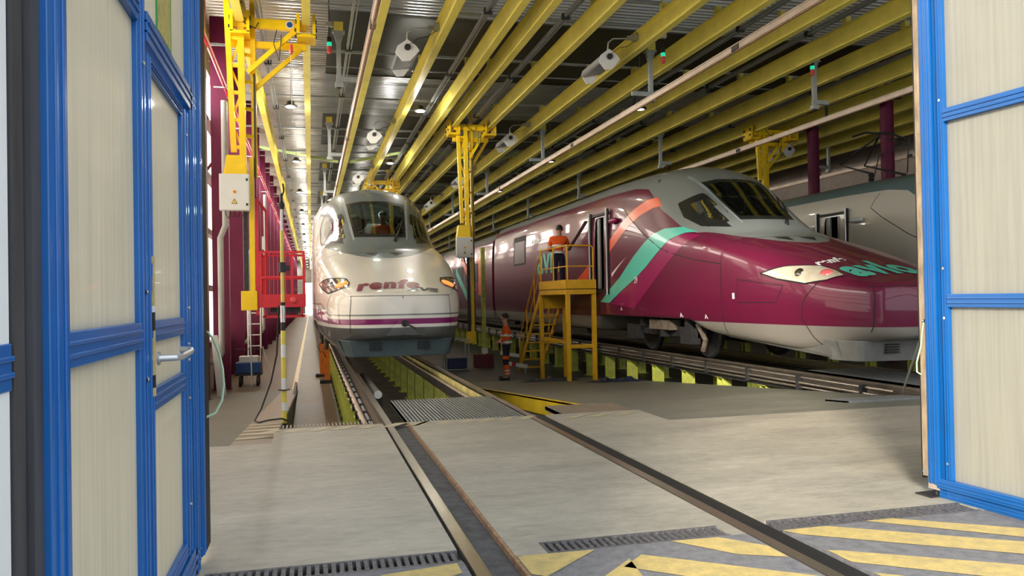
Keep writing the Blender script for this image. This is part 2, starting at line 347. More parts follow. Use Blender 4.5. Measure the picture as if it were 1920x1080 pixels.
# ceiling: ribbed deck bays alternating with smooth dark bays; lighter deck over the left aisle
def deck(y0, y1, x0, x1, z, per, key, name='ceiling'):
    ys = []; k = 0; y = y0
    prof = ((0, 0), (.3, 0), (.5, .085), (.8, .085), (1.0, 0))
    while y < y1-1e-6:
        for a, h in prof[:-1]: ys.append((y+a*per, h))
        y += per
    ys.append((y1, 0)); vs = []; fs = []
    for yy, h in ys: vs += [(x0, min(yy, y1), z+h), (x1, min(yy, y1), z+h)]
    for i in range(len(ys)-1): fs.append((2*i, 2*i+1, 2*i+3, 2*i+2))
    struct(MB().m(key).add(vs, fs), name)
ZC = 8.6
for y0, y1 in ((4.5, 20.6), (26.4, 32.0), (38.4, 43.5), (50, 55), (61.5, 66.5)): deck(y0, y1, .55, 24, ZC, .21, 'deck')
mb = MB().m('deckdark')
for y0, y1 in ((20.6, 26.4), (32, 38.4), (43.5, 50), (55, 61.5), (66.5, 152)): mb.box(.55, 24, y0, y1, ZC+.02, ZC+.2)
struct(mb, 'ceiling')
deck(4.5, 70, -2.7, .55, ZC-.02, .21, 'decklight'); struct(MB().m('decklight').box(-2.7, .55, 70, 152, ZC, ZC+.2), 'ceiling')
struct(MB().m('plaster').box(-3, 24.2, 4.3, 152, ZC+.25, ZC+.4), 'ceiling')
mb = MB().m('galv')                                   # cross purlins showing as thin bright rods
for y in np.arange(6.67, 120, 4.75): mb.bar((-2.6, y, 7.67), (24, y, 7.67), .06)
for y in np.arange(8.25, 120, 4.75): mb.bar((-2.6, y, 7.72), (24, y, 7.72), .03)
struct(mb, 'trim_8')

# ------------------------------------------------------------------ THE BIG FOLDING DOORS
def frame_bar(y0, y1, z0, z1, x=0, t=.05, parent=None, name='frame_bar'):
    mb = MB().m('blue').box(x-t/2, x+t/2, y0, y1, z0, z1)
    dz, dy = z1-z0, y1-y0
    if dz < dy:
        for f in (.28, .62): mb.box(x-t/2-.006, x+t/2+.006, y0, y1, z0+dz*f, z0+dz*(f+.12))
    else:
        for f in (.25, .65): mb.box(x-t/2-.006, x+t/2+.006, y0+dy*f, y0+dy*(f+.14), z0, z1)
    return mb.build(name, parent, bevel=.003)
def bolts(pts, parent, x):
    for y, z in pts:
        MB().m('chrome').lathe([(.0085, 0), (.0085, .004), (.005, .007)], (x, y, z), 'x', 10).build('bolt', parent)
TOP = 6.1
d1 = tag(thing('door_1', (-.56, 0, 0), None, None), kind='structure')
frame_bar(1.845, 1.985, .06, TOP, parent=d1, name='stile', t=.07)
frame_bar(2.80, 2.92, .06, TOP, parent=d1, name='stile')
frame_bar(2.925, 3.02, .16, 2.13, parent=d1, name='wicket_stile')
frame_bar(3.72, 3.90, .16, 2.13, parent=d1, name='wicket_stile')
frame_bar(3.91, 4.06, .02, TOP, parent=d1, name='stile', t=.07)
frame_bar(4.07, 4.18, .06, TOP, parent=d1, name='stile', t=.09)
for z in (1.125, 2.19, 3.4, 4.8, 5.98): frame_bar(1.985, 2.80, z, z+.085, parent=d1, name='rail', t=.06)
frame_bar(1.985, 4.05, .02, .15, parent=d1, name='bottom_rail', t=.07)
frame_bar(3.02, 3.72, 1.135, 1.21, parent=d1, name='wicket_rail'); frame_bar(3.02, 3.72, .893, .972, parent=d1, name='wicket_rail')
frame_bar(3.02, 3.72, .16, .23, parent=d1, name='wicket_rail'); frame_bar(3.02, 3.72, 2.09, 2.13, parent=d1, name='wicket_rail')
frame_bar(2.92, 4.06, 2.16, 2.265, parent=d1, name='rail', t=.07)
for z in (3.4, 4.8, 5.98): frame_bar(2.92, 3.92, z, z+.085, parent=d1, name='rail', t=.06)
for y0, y1, z0, z1 in ((1.98, 2.81, .14, 1.13), (1.98, 2.81, 1.2, 2.2), (1.98, 2.81, 2.27, 3.41), (1.98, 2.81, 3.47, 4.81), (1.98, 2.81, 4.87, 6),
                       (3.01, 3.73, .22, .9), (3.01, 3.73, .965, 1.14), (3.01, 3.73, 1.2, 2.1), (2.92, 3.92, 2.26, 3.41), (2.92, 3.92, 3.47, 4.81), (2.92, 3.92, 4.87, 6)):
    MB().m('poly').box(-.008, .008, y0, y1, z0, z1).build('panel', d1)
bolts([(2.86, 2.07), (2.87, 1.31), (2.87, 1.02), (3.8, 2.02), (3.8, 1.25), (3.8, 1.09), (3.8, 1.02), (3.8, .85), (3.8, .38), (3.98, 2.33)], d1, .03)
mb = MB().m('alu').tube([(.03, 3.08, 1.075), (.085, 3.09, 1.075), (.1, 3.14, 1.075), (.1, 3.36, 1.082), (.09, 3.42, 1.085), (.05, 3.43, 1.086)], .012, 10)
mb.lathe([(.024, 0), (.024, .008)], (.026, 3.08, 1.075), 'x', 14); mb.build('handle', d1, smooth=True)
mb = MB().m('rust'); random.seed(3)
z = .95
while z < 1.42:
    h = random.uniform(.02, .06); mb.m(random.choice(['black', 'hazard', 'reflect', 'hazard'])).box(.022, .032, 2.985+random.uniform(-.004, .004), 3.012, z, z+h); z += h
tag(mb.build('peeling_tape', d1), 'peeling black and cream tape')
mb = MB().m('lamp_green').box(-.011, .0115, 3.22, 3.56, 2.27, 2.52)
M['signgreen'] = mat('sign_green', (.02, .33, .10), .5); M['signyellow'] = mat('sign_tan', (.52, .42, .14), .6, var=.3, scale=30, stretch=(1, 6, 1))
mb = MB().m('signgreen').box(.009, .0115, 3.22, 3.56, 2.28, 2.62).m('signyellow').box(.0115, .013, 3.25, 3.53, 2.31, 2.6)
tag(mb.build('notice', d1), 'green bordered tan notice')
MB().m('black').box(-.05, .05, 4.18, 4.32, .06, TOP).build('sun_gap_block', d1)  # added strip closing the door gap against a stray streak of sun
# black rubber edge and the next leaf folded behind it
mb = MB().m('gasket').box(-.045, .02, 1.785, 1.845, .03, TOP).m('black').box(-.035, .0, 1.77, 1.785, .03, TOP).m('gasket').box(-.03, .01, 1.71, 1.77, .03, TOP)
mb.build('rubber_edge', d1)
d3 = tag(thing('door_2', (-.575, 0, 0), None, None), kind='structure')
MB().m('white').box(-.02, .02, .2, 1.70, .03, 1.11).m('white').box(-.02, .02, .2, 1.70, 1.2, TOP).build('panel', d3)
frame_bar(.2, 1.70, 1.11, 1.2, parent=d3, name='rail')
# right hand leaf, swung out
rt = math.atan(.0819)
d2 = tag(thing('door_3', (3.74, 4.16, 0), None, None, rz=rt), kind='structure')   # local -y runs out towards the camera
frame_bar(-.045, .04, .08, TOP, parent=d2, name='stile', t=.09); frame_bar(-.075, -.045, .02, TOP, parent=d2, name='stile', t=.05)
frame_bar(-.125, -.078, .12, TOP, parent=d2, name='stile', t=.07)
for z in (1.165, 2.285, 3.45, 4.8, 5.98): frame_bar(-1.6, -.12, z, z+.08, parent=d2, name='rail', t=.07)
frame_bar(-1.6, -.02, -.0, .055, parent=d2, name='bottom_rail', t=.05); frame_bar(-1.6, -.02, .058, .12, parent=d2, name='bottom_rail', t=.085)
frame_bar(-1.72, -1.6, .0, TOP, parent=d2, name='stile', t=.08)
for z0, z1 in ((.11, 1.17), (1.24, 2.29), (2.36, 3.46), (3.52, 4.81), (4.87, 6)): MB().m('poly').box(-.008, .008, -1.61, -.12, z0, z1).build('panel', d2)
mb = MB().m('wood').box(-.05, -.01, .042, .075, .12, TOP).m('black').box(-.052, -.012, .076, .082, .1, TOP); mb.build('edge_batten', d2)
MB().m('chrome').lathe([(.014, 0), (.014, .012)], (-.055, .06, .145), 'x', 10).build('bolt', d2)
mb = MB().m('beige').box(-.04, .03, -.03, .045, .045, .12).m('dark').lathe([(.02, 0), (.02, .045)], (-.0, .02, 0.002), 'z', 12).box(-.09, .05, -.02, .1, .001, .01)
mb.build('foot_pivot', d2)
bolts([(-.1, 2.42), (-.1, 1.4), (-.1, 1.1), (-.1, .22), (.0, 2.9)], d2, -.04)
# cables hanging from the doors
hz = MB().m('hose').tube([(-.50, 4.20, 1.13), (-.475, 4.22, 1.09), (-.45, 4.24, 1.02), (-.435, 4.25, .94), (-.43, 4.25, .86), (-.44, 4.25, .78), (-.47, 4.24, .72), (-.52, 4.23, .70)], .006, 8)
tag(hz.build('hose', smooth=True), 'pale green hose looping from the edge of the left blue door', 'hose')
hz = MB().m('hose').tube([(3.69, 4.20, 1.075), (3.685, 4.21, 1.02), (3.68, 4.22, .92), (3.665, 4.24, .82), (3.665, 4.24, .76), (3.68, 4.22, .745)], .005, 8).m('chrome').lathe([(.012, 0), (.012, .01)], (3.69, 4.19, 1.08), 'y', 10)
tag(hz.build('earth_wire', smooth=True), 'yellow-green earth wire on the edge of the right blue door', 'wire')
hz = MB().m('alu').tube([(7.0, 8.35, .02), (6.15, 7.0, .88)], .012, 8)
tag(hz.build('rod'), 'thin grey rod leaning near the right door, foot on the concrete', 'rod')

# ------------------------------------------------------------------ DRAIN AND GRATINGS
def drain(x0, x1, lab):
    t = thing('drain_grate', (x0, 3.82, 0), lab, 'drain grate', 'drain grates along the threshold')
    L = x1-x0; mb = MB().m('dark').box(0, L, 0, .18, -.08, -.03); mb.build('channel', t)
    mb = MB().m('galv')
    M.setdefault('castgrey', mat('cast_iron_grey', (.17, .165, .175), .6, .3, var=.3, scale=40))
    mb = MB().m('castgrey').box(0, L, 0, .02, -.03, .001).box(0, L, .16, .18, -.03, .001)
    n = int(L/.038)
    for k in range(n):
        x = k*L/n; mb.box(x, x+L/n*.55, .02, .16, -.03, .0)
    mb.build('grate', t)
drain(-.5, .69, 'slotted grey drain grate left of the left rail'); drain(1.12, 2.13, 'slotted drain grate between the two rails of the near track')
drain(2.44, 3.72, 'slotted drain grate between the right rail and the right blue door')
mb = MB().m('slab').box(.955, 1.12, 3.82, 4.0, -.3, 0).box(2.13, 2.215, 3.82, 4.0, -.3, 0).box(-6, -.5, 3.82, 4.0, -.3, 0).box(3.72, 7.5, 3.82, 4, -.3, 0); struct(mb, 'floor')
def grating(x0, x1, y0, y1, z, lab, n, key='galv'):
    t = thing('grating', (x0, y0, z), lab, 'grating', 'steel gratings bridging the pit openings')
    mb = MB().m(key); L = x1-x0; W = y1-y0
    for k in range(n):
        x = L*k/n; mb.box(x, x+L/n*.42, 0, W, -.03, .004)
    mb.build('bars', t)
    MB().m('galv').box(0, L, 0, W, -.04, -.03).build('tray', t)
    MB().m('galv').box(0, L, 0, .012, -.05, 0).box(0, .012, 0, W, -.05, 0).box(L-.012, L, 0, W, -.05, 0).build('edge', t); return t
grating(.95, 2.2, 8.3, 10.15, 0, 'large ribbed steel grating between the rails in front of the white train', 32)
grating(2.62, 3.45, 8.3, 8.95, 0, 'small ribbed grating at the yellow ramp edge', 26, 'strip')
grating(-.3, .6, 8.3, 8.52, 0, 'narrow ribbed plate over the left pit edge', 24, 'strip')
g4 = grating(6.2, 7.35, 8.3, 8.75, rampz(8.3)+.02, 'ribbed steel grating beside the purple train track', 24)
grating(7.85, 8.95, 8.3, 11.5, 0, 'dark ribbed grating between the rails under the purple train nose', 24)

g4.rotation_euler.x = math.atan(ZL/(RY1-RY0))
# ------------------------------------------------------------------ RAILS AND THEIR POSTS
def rail(x, y0, y1, side, lab):
    t = thing('rail', (x, y0, 0), lab, 'rail', 'running rails')
    L = y1-y0
    MB().m('railhead').box(-.034, .034, 0, L, -.012, .002).build('head', t)
    mb = MB().m('rail').box(-.034, .034, 0, L, -.04, -.012).box(-.01, .01, 0, L, -.14, -.04).box(-.07, .07, 0, L, -.16, -.14)
    mb.build('web_and_foot', t)
    if L > 5:
        mb = MB().m('dark').box(-.13, .13, 0 if y0 > 5 else 8.3-y0, L, -.30, -.165); mb.build('girder', t)
    return t
ra = rail(XR[0], -30, 150, 1, 'left rail of the near track, running under the white train')
rb = rail(XR[1], -30, 150, 1, 'right rail of the near track, polished head beside a dark groove')
rail(XR[2], 4.6, 150, 1, 'near rail of the purple train track, raised on lime posts'); rail(XR[3], 4.6, 150, 1, 'far rail of the purple train track')
rail(XR[4], 4.6, 150, 1, 'near rail of the background white train track'); rail(XR[5], 4.6, 150, 1, 'far rail of the background white train track')
mb = MB().m('rust').box(.935, .955, -30, 8.3, -.05, .004).m('groove').box(.79, .935, -30, 8.3, -.05, -.03)
tag(mb.build('flangeway_angle'), 'rusty angle iron lining the groove beside the left rail', 'angle iron')
mb = MB().m('black').box(2.30, 2.425, -30, 8.3, -.045, -.012)  # plain black strip laid along the groove
tag(mb.build('groove_strip'), 'black strip lying in the dark groove beside the right rail', 'rubber strip')
# pipes along the outside of the raised rail, clamps
t = thing('rail_conduit', (.54, 8.6, -.07), 'pair of pale steel pipes clamped along the outer side of the left rail', 'pipe')
MB().m('cond').tube([(0, 0, 0), (0, 60, 0)], .032, 10).build('pipe', t, smooth=True); MB().m('galv').tube([(.07, 0, -.02), (.07, 60, -.02)], .022, 10).build('pipe', t, smooth=True)
for k in range(24): MB().m('dark').box(-.05, .09, .35+k*.72, .41+k*.72, -.07, .02).build('clamp', t)
t = thing('rail_conduit', (7.42, 9.0, -.10), 'bundle of dull steel pipes along the near side of the purple train track', 'pipe')
for dx, dz in ((0, .04), (-.03, -.04), (0, -.11)): MB().m('rail').tube([(dx, 0, dz), (dx, 60, dz)], .022, 8).build('pipe', t, smooth=True)
repeat(MB().m('dark').box(-.06, .03, -.03, .03, -.15, .07).build('clamp', t), [(0, .6+k*1.5, 0) for k in range(24)])
t = thing('rail_conduit', (2.08, 8.9, -.10), 'white pipe ending beside the inside of the right rail', 'pipe')
MB().m('cond').tube([(0, 1.2, 0), (0, 40, 0)], .022, 10).build('pipe', t, smooth=True); MB().m('white').tube([(0, 1.2, 0), (-.02, .9, -.03)], .05, 10).build('end_cap', t, smooth=True)
t = tag(MB().m('padyellow').box(2.165, 2.185, 10.2, 60, -.155, -.03).build('guard_strip'), 'faded yellow strip along the inner side of the right rail', 'guard strip')
def post(h):
    t = thing('rail_support_post', (0, 0, 0), 'x', 'post')
    mb = MB().m('postgreen').box(-.10, .10, -.10, -.085, 0, h).box(-.10, .10, .085, .10, 0, h).box(-.01, .01, -.085, .085, 0, h)
    mb.build('column', t); MB().m('postgreen').box(-.12, .12, -.12, .12, h-.02, h).build('cap_plate', t); MB().m('postgreen').box(-.15, .15, -.15, .15, 0, .02).build('base_plate', t)
    return t
rowlab = ['lime green post under the left rail of the near track', 'lime green post under the right rail of the near track', 'lime green post under the purple train near rail',
          'lime green post under the purple train far rail', 'lime green post under the background train track']
P0 = post(.80)
first = True
random.seed(11)
for r, (x, zb, y0, st, n) in enumerate(((.66, -1.12, 9.0, 1.0, 26), (2.32, -1.12, 9.2, 1.45, 26), (7.60, ZL, 9.3, 1.5, 30), (9.12, ZL, 9.3, 1.5, 24), (13.75, ZL, 10, 1.5, 14))):
    for k in range(n):
        y = y0+k*st
        zz = zb
        o = P0 if first else copy_tree(P0); first = False
        o.location = (x, y, zz); o.scale = (1, 1, (-.165-.135-zz)/.80); o['group'] = 'posts: '+rowlab[r]
        ords = ('first', 'second', 'third', 'fourth', 'fifth', 'sixth', 'seventh', 'eighth')
        o['label'] = rowlab[r]+', '+ords[k]+' from the front' if k < len(ords) and r < 3 else 'farther '+rowlab[r]
# ------------------------------------------------------------------ OVERHEAD BEAMS, BARS, CONDUITS
ZB = 7.0
beams = [(-1.33, 'yellow roof beam nearest the magenta column wall'), (-.02, 'yellow roof beam straight above the aisle line'), (1.48, 'yellow roof beam beside the conductor bar over the white train'),
         (2.88, 'yellow roof beam carrying the left row of floodlights'), (4.12, 'third yellow roof beam right of the conductor bar over the white train'), (4.72, 'yellow roof beam holding the left wheels of the middle hoist mast'), (5.95, 'yellow roof beam holding the right wheels of the middle hoist mast'),
         (7.55, 'wide yellow roof beam just left of the tan conductor bar over the purple train'), (8.85, 'yellow roof beam just right of the bracket row over the purple train'), (10.45, 'yellow roof beam above the purple train windshield'), (12.15, 'yellow roof beam left of the third bracket row'),
         (13.75, 'yellow roof beam right of the third bracket row'), (15.4, 'yellow roof beam holding the rear right hoist mast'), (16.9, 'yellow roof beam right of the rear right hoist mast'), (18.4, 'yellow roof beam above the background white train'), (19.9, 'second yellow roof beam from the far right'), (21.4, 'rightmost yellow roof beam')]
for i, (x, lab) in enumerate(beams):
    t = thing('roof_beam', (x, 4.6, ZB), lab, 'roof beam', 'yellow roof beams')
    mb = MB().m('beam'); ibeam(mb, 0, 0, .46, 0, 146, .17); mb.build('girder', t)
    repeat(MB().m('beam').box(-.07, .07, -.07, .07, .46, .64).build('hanger_block', t), [(0, 6.67+k*4.75, 0) for k in range(12)])
def cbar(x, z, lab):
    t = thing('conductor_bar', (x, 4.6, z), lab, 'conductor bar', 'overhead conductor bars')
    MB().m('cond').box(-.035, .035, 0, 140, 0, .11).box(-.055, .055, 0, 140, .095, .115).build('profile', t)
    MB().m('rust').box(-.02, .02, 0, 140, -.02, 0).build('contact_wire', t)
    repeat(MB().m('dark').box(-.045, .045, 0, .25, .0, .10).build('joint_plate', t), [(0, 8.5+k*9.5, 0) for k in range(12)])
cbar(1.05, 5.75, 'tan conductor bar above the white train'); cbar(7.68, 5.75, 'tan conductor bar above the purple train')
cbar(13.2, 5.75, 'tan conductor bar crossing in front of the rear right hoist mast'); cbar(19.6, 5.75, 'tan conductor bar above the background white train roof')
def bracket(x, y, dx, lab, grp):
    t = thing('bar_bracket', (x, y, 0), lab, 'bracket', grp)
    mb = MB().m('galv'); mb.prism([(-.11, 7.28), (.11, 7.28), (.05, 7.05), (.05, 6.05), (-.05, 6.05), (-.05, 7.05)], 'y', -.05, .05).box(-.14, .14, -.1, .1, 7.28, 7.31); mb.build('post', t)
    s = 1 if dx > 0 else -1
    MB().m('galv').box(min(-.06*s, dx), max(-.06*s, dx), -.045, .045, 6.18, 6.29).box(-.09, .09, -.07, .07, 6.05, 6.16).build('arm', t)
    prof = [(.02, 5.87)]
    for k in range(5): prof += [(.02, 5.90+k*.05), (.055, 5.915+k*.05), (.02, 5.93+k*.05)]
    MB().m('black').lathe(prof+[(.02, 6.18)], (dx-.05*s, 0, 0), 'z', 12).build('insulator', t)
    MB().m('beam').box(-.1, .1, -.12, .12, 7.31, 7.5).build('mount', t)
for x, dx, nm in ((.68, .42, 'left row'), (8.23, -.5, 'row over the purple train'), (12.85, .4, 'third row'), (20.1, -.45, 'far right row')):
    for k in range(8):
        if nm == 'far right row' and k == 0: continue
        o = ('nearest', 'second', 'third', 'fourth', 'fifth', 'sixth', 'seventh', 'eighth')[k]
        bracket(x, 18.3+k*9.5, dx, '%s galvanised conductor bar bracket in the %s' % (o, nm), 'conductor bar brackets')
for x, z, lab in ((-1.0, 7.25, 'twin silver conduit in the left aisle roof'), (1.9-.9, 7.7, 'thin silver conduit above the left bracket row'), (3.62, 7.2, 'silver conduit right of the left floodlight beam'), (5.32, 7.2, 'silver conduit between the middle hoist beams'),
                  (9.45, 7.2, 'silver conduit above the purple train'), (11.2, 7.2, 'silver conduit right of the purple train'), (14.6, 7.2, 'silver conduit over the background train'), (17.6, 7.2, 'rightmost silver conduit under the hall roof')):
    t = thing('roof_conduit', (x, 4.6, z), lab, 'conduit', 'silver roof conduits')
    MB().m('galv').box(-.03, .03, 0, 140, 0, .07).box(.07, .10, 0, 140, 0, .05).build('tube', t)
    repeat(MB().m('dark').box(-.05, .12, 0, .12, -.02, .09).build('joint', t), [(0, 2+k*4.75, 0) for k in range(16)])
t = thing('roof_brace', (0, 35, 0), 'pale green zigzag roof braces crossing above the trains', 'brace')
zz = [(-2.5, 7.85), (1.2, 7.22), (1.7, 7.22), (4.7, 7.85), (5.2, 7.85), (7.2, 7.3), (8.0, 7.3), (9.2, 7.85), (9.5, 7.3), (12.3, 7.85), (14.6, 7.3), (17.5, 7.85)]
for a, b in zip(zz[::2], zz[1::2]): MB().m('brace').bar((a[0], 0, a[1]), (b[0], 0, b[1]), .12, .1).build('strut', t)
# floodlights
def flood(x, y, s, lab):
    t = thing('floodlight', (x, y, 6.75), lab, 'floodlight', 'trough floodlights under the roof beams')
    pent = [(0, .26), (-.22, .10), (-.27, -.05), (-.12, -.24), (.06, -.22), (.27, .02), (.2, .12)]
    if s < 0: pent = [(-a, b) for a, b in pent]
    MB().m('white').prism(pent, 'y', -.02, .0).build('end_cap', t, bevel=.01)
    p2 = [(a*.94, b*.94) for a, b in pent]; MB().m('greyplastic').prism([p2[0], p2[1], p2[2], (p2[2][0]*.8, p2[2][1]-.02), (p2[5][0]*.8, p2[5][1]-.0), p2[5], p2[6]], 'y', 0, 1.3).build('housing', t)
    MB().m('white').prism([(p2[2][0]*.8, p2[2][1]-.03), p2[3], p2[4], (p2[5][0]*.8, p2[5][1]-.03)], 'y', 0, .02).build('side_shield', t); MB().m('white').prism([(p2[2][0]*.8, p2[2][1]-.03), p2[3], p2[4], (p2[5][0]*.8, p2[5][1]-.03)], 'y', 1.28, 1.3).build('side_shield', t)
    MB().m('dark').lathe([(.07, 0), (.07, .05), (.03, .09)], (0, -.075, .07), 'y', 14).build('lamp_socket', t)
    e = .67*s
    MB().m('alu').tube([(0, .1, .22), (.0, .05, .42), (.12*s, .05, .52), (e, .05, .56)], .018, 8).build('arm', t, smooth=True)
    MB().m('galv').box(e-.06, e+.06, -.02, .12, .5, .64).box(min(e, e*.7), max(e, e*.7), .0, .1, .52, .60).build('clamp', t)
    MB().m('black').tube([(0, -.03, .10), (.25*s, 0, .30), (.45*s, 0, .34), (e, 0, .5)], .007, 6).build('cable', t)
for k, o in enumerate(('nearest', 'second', 'third', 'fourth', 'fifth')):
    flood(2.14, 17.6+k*9.5, 1, '%s white-ended trough floodlight in the row above the white train' % o)
    flood(6.80, 17.4+k*9.5, 1, '%s white-ended trough floodlight in the row left of the purple train' % o)
flood(18.0, 27.3, 1, 'white-ended trough floodlight above the background white train')
# high bay lamps
def highbay():
    t = thing('high_bay_lamp', (0, 0, 0), 'x', 'lamp')
    MB().m('black').lathe([(.05, .16), (.10, .14), (.12, .05), (.19, .03), (.20, 0), (.17, -.02)], n=20).build('housing', t, smooth=True)
    MB().m('lampglass').lathe([(.12, -.025), (.12, -.03)], n=20).build('diffuser', t)
    MB().m('galv').tube([(0, 0, .16), (0, 0, 1.62)], .008, 6).build('cord', t)
    return t
M['lampglass'] = mat('lit_lamp_glass', (.9, .9, .85), .4, var=0, emit=((1, .97, .9), 3))
hb0 = highbay(); first = True
for x, y0, n, nm in ((-.5, 24.3, 13, 'left aisle'), (3.3, 24.2, 5, 'row over the white train'), (9.9, 22.8, 4, 'row over the purple train')):
    for k in range(n):
        o = hb0 if first else copy_tree(hb0); first = False
        o.location = (x, y0+k*9.5, 7.0); o['group'] = 'high bay lamps'
        o['label'] = 'black round high bay lamp, %s from the front in the %s' % (('first', 'second', 'third', 'fourth', 'fifth', 'sixth', 'seventh', 'eighth', 'ninth', 'tenth', 'eleventh', 'twelfth', 'thirteenth')[k], nm)
        if x > 5: continue
        pl = bpy.data.lights.new('lamp', 'POINT'); pl.energy = 95; pl.shadow_soft_size = .1; pl.color = (1, .95, .85)
        po = bpy.data.objects.new('lamp_light', pl); C.objects.link(po); po.location = (x, y0+k*9.5, 6.9)
def beacon(x, y, lab):
    t = thing('signal_beacon', (x, y, 6.95), lab, 'beacon', 'red and green signal beacons')
    MB().m('black').lathe([(.05, .26), (.05, .14)], n=12).tube([(0, 0, .26), (0, 0, 1.68)], .01, 6).build('holder', t)
    MB().m('lamp_green').lathe([(.055, .14), (.055, .05)], n=12).build('green_lens', t); MB().m('lamp_off').lathe([(.05, .05), (.05, -.09), (.03, -.11)], n=12).build('red_lens', t)
    MB().m('offwhite').box(-.08, .08, -.05, .05, .5, .6).build('junction_box', t)
beacon(.48, 18.4, 'small red and green beacon beside the yellow beam near the left aisle'); beacon(8.3, 17.7, 'small red and green beacon right of the nearest bracket over the purple train'); beacon(12.6, 18.0, 'small red and green beacon left of the third row bracket')

# ------------------------------------------------------------------ HOIST MASTS
def sign_triangle(mb, x, y, z, s):
    mb.m('black').prism([(x-s, z-s*.8), (x+s, z-s*.8), (x, z+s)], 'y', y-.003, y).m('yellow').prism([(x-s*.72, z-s*.62), (x+s*.72, z-s*.62), (x, z+s*.66)], 'y', y-.005, y-.003)
    mb.m('black').box(x-s*.08, x+s*.08, y-.007, y-.005, z-s*.3, z+s*.25).box(x-s*.08, x+s*.08, y-.007, y-.005, z-s*.5, z-s*.38)
def mast(lab, bl, br, y, cx, z1, box, sc=1., mirror=1, lower=True):
    """carriage on two roof beams, lattice mast hanging from it"""
    t = thing('hoist_mast', (cx, y, 0), lab, 'hoist mast', 'yellow hoist masts')
    L, R = bl-cx, br-cx
    for nm, X in (('carriage', L), ('carriage', R)):
        mb = MB().m('mast').box(X-.19, X-.13, -.28, .28, ZB-.22, ZB+.22).box(X+.13, X+.19, -.28, .28, ZB-.22, ZB+.22).box(X-.19, X+.19, -.28, .28, ZB-.26, ZB-.2)
        mb.m('dark')
        for yy in (-.2, .2):
            mb.lathe([(.05, 0), (.05, .08)], (X-.21, yy, ZB+.08), 'x', 12).lathe([(.05, 0), (.05, .08)], (X+.13, yy, ZB+.08), 'x', 12)
            mb.lathe([(.035, 0), (.035, .03)], (X-.23, yy, ZB-.1), 'x', 10).lathe([(.035, 0), (.035, .03)], (X+.19, yy, ZB-.1), 'x', 10)
        mb.build(nm, t)
    a, b = (min(L, -.25), max(R, .25))
    MB().m('mast').box(a, b, -.12, .0, ZB-.08, ZB+.12 if mirror < 2 else ZB).build('cross_arm', t, bevel=.01)
    MB().m('mast').box(a, b, .12, .22, ZB-.42, ZB-.28).build('cross_arm', t, bevel=.01)
    far = R if abs(R) > abs(L) else L; s = 1 if far > 0 else -1
    mb = MB().m('mast').bar((.13*s, -.08, ZB-1.0), (far*.82, -.08, ZB-.1), .09).bar((.18*s, .15, ZB-1.35), (far*.9, .15, ZB-.42), .09); mb.build('strut', t)
    w_ = .26
    mb = MB().m('mast').bar((-w_-.02, -.05, ZB+.65), (-w_+.1, -.05, box[1]+.5), .11, .10); mb.build('chord', t)
    MB().m('mast').bar((0, -.05, ZB+.1), (.02, -.05, box[1]), .13, .12).build('chord', t)
    MB().m('mast').bar((w_-.04, .12, ZB+.6), (w_-.02, .12, box[1]), .10, .12).build('chord', t)
    mb = MB().m('mast')
    for k, z in enumerate(np.linspace(box[1]+.6, ZB-.3, 5)): mb.bar((-w_+.04, -.05, z), (0, -.05, z), .07); mb.bar((0, -.05, z+.25), (w_-.04, .1, z+.25), .06)
    zs = np.linspace(box[1]+.6, ZB-.3, 5)
    for k in range(4): mb.bar((-w_+.04, 0, zs[k] if k % 2 else zs[k+1]), (0, 0, zs[k+1] if k % 2 else zs[k]), .045)
    mb.build('lattice', t)
    # lower guide rails
    if lower:
        MB().m('mast').box(.12, .22, -.02, .12, z1, box[1]+.4).build('guide_rail', t); MB().m('dark').box(.0, .09, -.0, .1, z1+.1, box[1]).box(.235, .26, 0, .1, z1+.2, ZB-1).build('guide_rail', t)
        MB().m('mast').box(-.06, .26, -.05, .16, z1-.05, z1+.35).build('foot_block', t, bevel=.01)
        MB().m('mast').prism([(-.36, box[1]), (.1, box[1]), (.08, box[1]+.42), (-.3, box[1]+.42)], 'y', -.18, .12).build('gear_housing', t, bevel=.01)
    # control cabinet
    bw, bh = .29*sc, (box[1]-box[0])
    c = MB().m('offwhite').box(-.42, -.42+2*bw, -.42, -.2, box[0], box[1]).build('control_box', t, bevel=.008)
    mb = MB().m('offwhite').box(-.42+.02, -.42+2*bw-.02, -.428, -.42, box[0]+.02, box[1]-.02); mb.build('door', c)
    mb = MB().m('black').box(-.42+2*bw-.07, -.42+2*bw-.03, -.434, -.428, box[1]-.14, box[1]-.09).box(-.42+2*bw-.07, -.42+2*bw-.03, -.434, -.428, box[0]+.09, box[0]+.14); mb.build('latch', c)
    mb = MB().m('yellow').lathe([(.035, 0), (.035, -.008)], (-.42+bw, -.428, box[0]+bh*.5), 'y', 14).m('lamp_off').lathe([(.02, 0), (.018, -.03)], (-.42+bw, -.436, box[0]+bh*.5), 'y', 12); mb.build('switch', c)
    mb = MB(); sign_triangle(mb, -.42+bw, -.428, box[0]+bh*.24, .06*sc); mb.build('warning_sign', c)
    mb = MB().m('black')
    for k in range(5):
        x = -.42+.1+k*.09; mb.tube([(x, -.3, box[0]), (x+.01, -.3, box[0]-.08-.02*k), (x+.06, -.28, box[0]-.16+.02*k), (x+.1, -.25, box[0]-.02)], .008, 6)
    mb.build('cables', c)
    mb = MB().m('black').tube([(.05, -.15, ZB+.5), (-.05, -.2, ZB+.2), (.1, -.25, ZB-.05), (.3*s, -.2, ZB-.12), (.36*s, -.15, ZB+.02)], .012, 8); mb.build('cable_loop', t, smooth=True)
